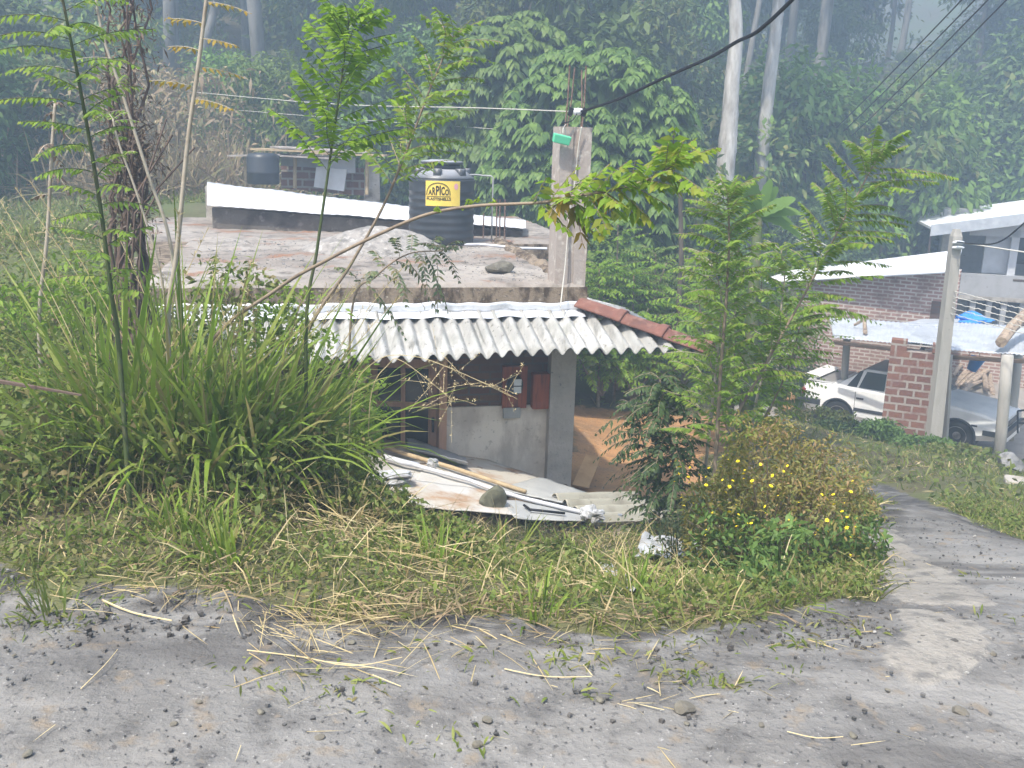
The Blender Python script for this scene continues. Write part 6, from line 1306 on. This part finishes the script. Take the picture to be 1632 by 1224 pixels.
for k, (pts, r, lab) in enumerate((([(1188, 130, 38), (1200, 60, 38), (1216, -30, 38), (1225, -100, 38)], (.17, .12), 'thin grey trunked tree between the two pale trunks'), ([(1116, 170, 40), (1115, 60, 40), (1117, -60, 40)], (.16, .12), 'straight thin trunked tree left of the pale trunks'), ([(278, 140, 34), (276, 60, 34), (274, -60, 34)], (.3, .24), 'broad pale trunked tree above the dry brown bush'), ([(305, 130, 32), (330, 60, 32), (352, -30, 32), (370, -100, 32)], (.2, .16), 'slanting pale trunked tree right of the broad trunk'), ([(440, 95, 40), (482, 50, 40), (490, -20, 40), (495, -80, 40)], (.2, .14), 'hazy pale trunked tree left of the bright sapling top'), ([(1420, 150, 55), (1440, 60, 55), (1452, -20, 55), (1460, -60, 55)], (.28, .2), 'slender crest tree beside the biggest sky gap'), ([(1290, 190, 52), (1305, 90, 52), (1318, -20, 52)], (.22, .16), 'hazy thin trunked tree on the crest above the leaning sapling'), ([(1410, 130, 57), (1425, 20, 57), (1430, -60, 57)], (.2, .15), 'hazy thin trunked crest tree just left of the sky gap'), ([(600, 60, 44), (606, 0, 44), (610, -70, 44)], (.2, .16), 'faint trunked tree above the water tank'), ([(735, 50, 46), (740, -10, 46), (742, -70, 46)], (.22, .16), 'faint dark trunked tree above the second rosette tree'))):
    big_trunk(lab, pts, tuple(v * .72 for v in r), 320 + k, bark='bark_grey')
m = MB(); q = [at(1086, 420, 16.5), at(1085, 350, 16.5), at(1084, 285, 16.5)]; z = gz(q[0].x, q[0].y); m.tube([Vector((q[0].x, q[0].y, z - .2))] + q, (.05, .035), 7); tag(m.build('dark_post', 'bark_dark', origin=q[0]), 'thin dark post standing behind the shrubs under the oval leaflets', 'post')
# banana plant
c = at(1215, 420, 13); base = Vector((c.x, c.y, gz(c.x, c.y))); bn = thing('banana_plant', 'banana plant with broad arching leaves below the pale trunks', 'banana plant', base); m = MB(); tp = at(1208, 345, 13) - base; m.tube([Vector((0, 0, -.2)), tp * .5, tp], (.12, .1, .06), 9); m.build('trunk', 'stem_green', bn, True)
for k, (x, y, L, dr) in enumerate(((1150, 285, 1.1, .15), (1195, 280, .95, .05), (1262, 325, 1.0, .3), (1265, 352, 1.1, .5), (1258, 395, 1.0, .8), (1158, 330, .9, .5), (1225, 300, .7, .1), (1180, 400, .8, .9), (1240, 300, .9, .3), (1282, 372, 1, .9), (1235, 410, .8, 1.2))):
    e = at(x, y, 12.6 + .1 * k) - base; d = e - tp; d.z += dr * .55; m = MB(); nn = 12; t = tuple(np.linspace(0, 1, nn)); pr = tuple(.12 + .9 * math.sin(math.pi * min(1, .02 + q * .98)) ** .6 * (1 - .15 * (i % 2)) for i, q in enumerate(t)); m.strips([tuple(tp)], [tuple(d)], [(.2 * (k - 3), -.75, .6)], max(d.length, .6), .19, t, pr, drop=dr * .7); m.build('leaf', 'banana_leaf', bn)
# forest trees over the whole hillside
spots = []; g = np.random.default_rng(400)
def far_enough(x, y, d): return all((x - a) ** 2 + (y - b2) ** 2 > d * d for a, b2 in spots)
cnt = 0
for _ in range(9000):
    y = g.uniform(26, 74); px = g.uniform(-260, 1900); x = (px - 816) / F * y
    if y < 34 and 1250 < px < 1900: continue
    if y < 30 and px > 900: continue
    if y < 38 and 1060 < px < 1330: continue
    crest = 1310 < px < 1480
    if crest and y > 44 and g.random() < .8: continue
    if y < 29 and px < 480: continue
    if not far_enough(x, y, 2.6 + y * .03): continue
    spots.append((x, y)); cnt += 1
    r = g.random(); kind = 'slender' if (r < .28 and not crest) else 'bushy' if crest else 'dense' if r < .75 else 'bushy'
    s = g.uniform(.75, 1.25) * (1.25 if kind == 'bushy' else 1)
    if crest: s = max(.35, min(s, (1.75 + y * .075 - gz(x, y)) / 4.3))
    lab = {'slender': 'slender pale trunked forest tree ', 'dense': 'dense dark crowned forest tree ', 'bushy': 'low bushy forest tree '}[kind] + where(x, y)
    plant(kind, int(g.integers(3)), x, y, s, lab, {'slender': 'slender trees', 'dense': 'dense trees', 'bushy': 'bushy trees'}[kind] + ' on the hillside', sz=g.uniform(.85, 1.15))
    if cnt >= 150: break
# nearer bushes at the foot of the hill
for k, (px, Y, s, kind, i, lab) in enumerate(((20, 24, 1.0, 'bushy', 2, 'dark bush at the far left below the scrub'), (60, 22, .8, 'bushy', 1, 'grey green feathery bush behind the dry stalk'), (-30, 20, .9, 'bushy', 2, 'dark leafy bush cut by the left frame edge'), (130, 27, 1.1, 'bushy', 1, 'pale bush behind the dark stemmed sapling'), (420, 25, .75, 'bushy', 0, 'bright low bush above the plank shelter'), (360, 27, .7, 'bushy', 0, 'bright bush left of the plank shelter'), (540, 25, .8, 'bushy', 2, 'dark bush behind the plank shelter'), (640, 25, 1.0, 'bushy', 2, 'dark bush right behind the shelter and tank'), (870, 24, 1.0, 'bushy', 2, 'dark bush low behind the stub column'), (1010, 25, 1.0, 'bushy', 1, 'shaded bush below the round leaved tree'), (1110, 26, .62, 'bushy', 0, 'green bush left of the pale trunks'), (1190, 31, 1.4, 'bushy', 1, 'pale green bush between the pale trunks'), (1260, 31, 1.5, 'bushy', 0, 'green bush right of the banana plant'), (1330, 32, 1.6, 'bushy', 1, 'wide hazy bush above the brick house roof'), (1400, 33, 1.5, 'bushy', 0, 'hazy bush right above the brick roof verge'), (1290, 27, .75, 'bushy', 2, 'dark bush behind the low end of the brick house roof'), (1440, 36, 1.3, 'bushy', 1, 'hazy bush by the red earth patch'), (1560, 38, 1.6, 'bushy', 2, 'blue hazy bush above the white verge'), (1640, 37, 1.7, 'bushy', 1, 'hazy bush above the right end of the white house'), (960, 19, .6, 'bushy', 0, 'small green bush behind the courtyard'), (1070, 20, .7, 'bushy', 1, 'small olive bush behind the courtyard trees'), (1150, 21, .7, 'bushy', 2, 'dark small bush behind the tall saplings'), (1240, 22, .6, 'bushy', 0, 'small bush left of the car boot'))):
    x = (px - 816) / F * Y; plant(kind, i, x, Y, s, lab, None)
def hill(n, seed, ylo, yhi, pxr, L, W, hmax):
    def f(b):
        g = np.random.default_rng(seed); y = g.uniform(ylo, yhi, n); px = g.uniform(*pxr, n); x = (px - 816) / F * y; ok = ~((px > 1180) & (y < 31)); ok &= fbm(x * .5, y * .5, 3, seed) > .36; x, y = x[ok], y[ok]; k = len(x)
        P = np.stack([x, y, gz(x, y) + g.uniform(0, hmax, k) * fbm(x * .7, y * .7, 2, 5) * 1.6], 1); b.strips(P, rnd_dir(k, .1, g), rnd_dir(k, 1, g), g.uniform(*L, k), g.uniform(*W, k), *LEAF, drop=.3)
    return f
b = MB(); hill(48000, 410, 24, 70, (-200, 1850), (.18, .42), (.08, .19), 2.2)(b); tag(b.build('hillside_undergrowth', 'forest_b'), 'mass of leafy undergrowth on the wooded hillside', kind='stuff')
b = MB(); hill(9000, 411, 22, 32, (-100, 1150), (.15, .35), (.07, .16), 1.2)(b); tag(b.build('green_undergrowth', 'forest_c'), 'bright leafy undergrowth at the foot of the hill', kind='stuff')
# dry scrub at the left foot of the hill
b = MB(); g = np.random.default_rng(420)
n = 9000; y = g.uniform(19.5, 27, n); px = g.normal(250, 95, n); x = (px - 816) / F * y; P = np.stack([x, y, gz(x, y)], 1); b.strips(P, rnd_dir(n, 1.5, g), rnd_dir(n, 0, g), g.uniform(.6, 2.4, n), g.uniform(.012, .04, n), *BLADE, drop=g.uniform(.1, .8, n))
n = 5000; y = g.uniform(20, 27, n); px = g.normal(230, 100, n); x = (px - 816) / F * y; P = np.stack([x, y, gz(x, y) + g.uniform(.3, 2.6, n)], 1); b.strips(P, rnd_dir(n, 0, g), rnd_dir(n, .5, g), g.uniform(.1, .3, n), g.uniform(.03, .09, n), *LEAF, drop=.4)
tag(b.build('dry_scrub', 'dry_scrub'), 'tall dry brown scrub at the left foot of the hill', kind='stuff')

# ------------------------------------------------------------------ light, sky, haze
w = bpy.data.worlds.new('World'); S.world = w; w.use_nodes = True; nt = w.node_tree
SUN_EL, SUN_AZ = 60.0, -145.0                          # azimuth clockwise from +Y
sk = nt.nodes.new('ShaderNodeTexSky'); sk.sky_type = 'NISHITA'; sk.sun_disc = False; sk.sun_elevation = R(SUN_EL); sk.sun_rotation = R(SUN_AZ); sk.air_density = 1.2; sk.dust_density = 5.0; sk.ozone_density = .6
bg = nt.nodes['Background']; nt.links.new(sk.outputs[0], bg.inputs['Color']); bg.inputs['Strength'].default_value = .11
sl = bpy.data.lights.new('sun', 'SUN'); sl.energy = 4.8; sl.angle = R(1.2); sl.color = (1, .93, .81); so = bpy.data.objects.new('sun', sl); COL.objects.link(so)
sd = Vector((math.sin(R(SUN_AZ)) * math.cos(R(SUN_EL)), math.cos(R(SUN_AZ)) * math.cos(R(SUN_EL)), math.sin(R(SUN_EL)))); so.rotation_euler = sd.to_track_quat('Z', 'Y').to_euler(); so.location = sd * 30
HAZE = .0112
if HAZE:
    m = bpy.data.materials.new('haze'); m.use_nodes = True; t = m.node_tree; t.nodes.remove(t.nodes['Principled BSDF']); pv = t.nodes.new('ShaderNodeVolumePrincipled'); pv.inputs['Density'].default_value = HAZE; pv.inputs['Color'].default_value = (.58, .75, 1, 1); pv.inputs['Anisotropy'].default_value = .35
    t.links.new(pv.outputs[0], t.nodes['Material Output'].inputs['Volume']); MATS['haze'] = m
    hb = MB(); hb.box((5, 51, 27), (170, 140, 72)); o = hb.build('haze', 'haze'); tag(o, 'thin bluish haze hanging over the valley', kind='stuff')
v = S.view_settings; v.view_transform = 'Standard'; v.look = 'None'; v.gamma = 1; v.exposure = 1.25; v.use_curve_mapping = False
S.render.engine = 'CYCLES'; c = S.cycles; c.max_bounces = 6; c.diffuse_bounces = 3; c.glossy_bounces = 2; c.transmission_bounces = 3; c.volume_bounces = 1; c.transparent_max_bounces = 4; c.use_denoising = True; c.denoiser = 'OPENIMAGEDENOISE'; c.use_adaptive_sampling = True; c.adaptive_threshold = .02; c.sample_clamp_indirect = 4; c.caustics_reflective = False; c.caustics_refractive = False
for m in bpy.data.materials:
    if m.name == 'haze': m.cycles.homogeneous_volume = True
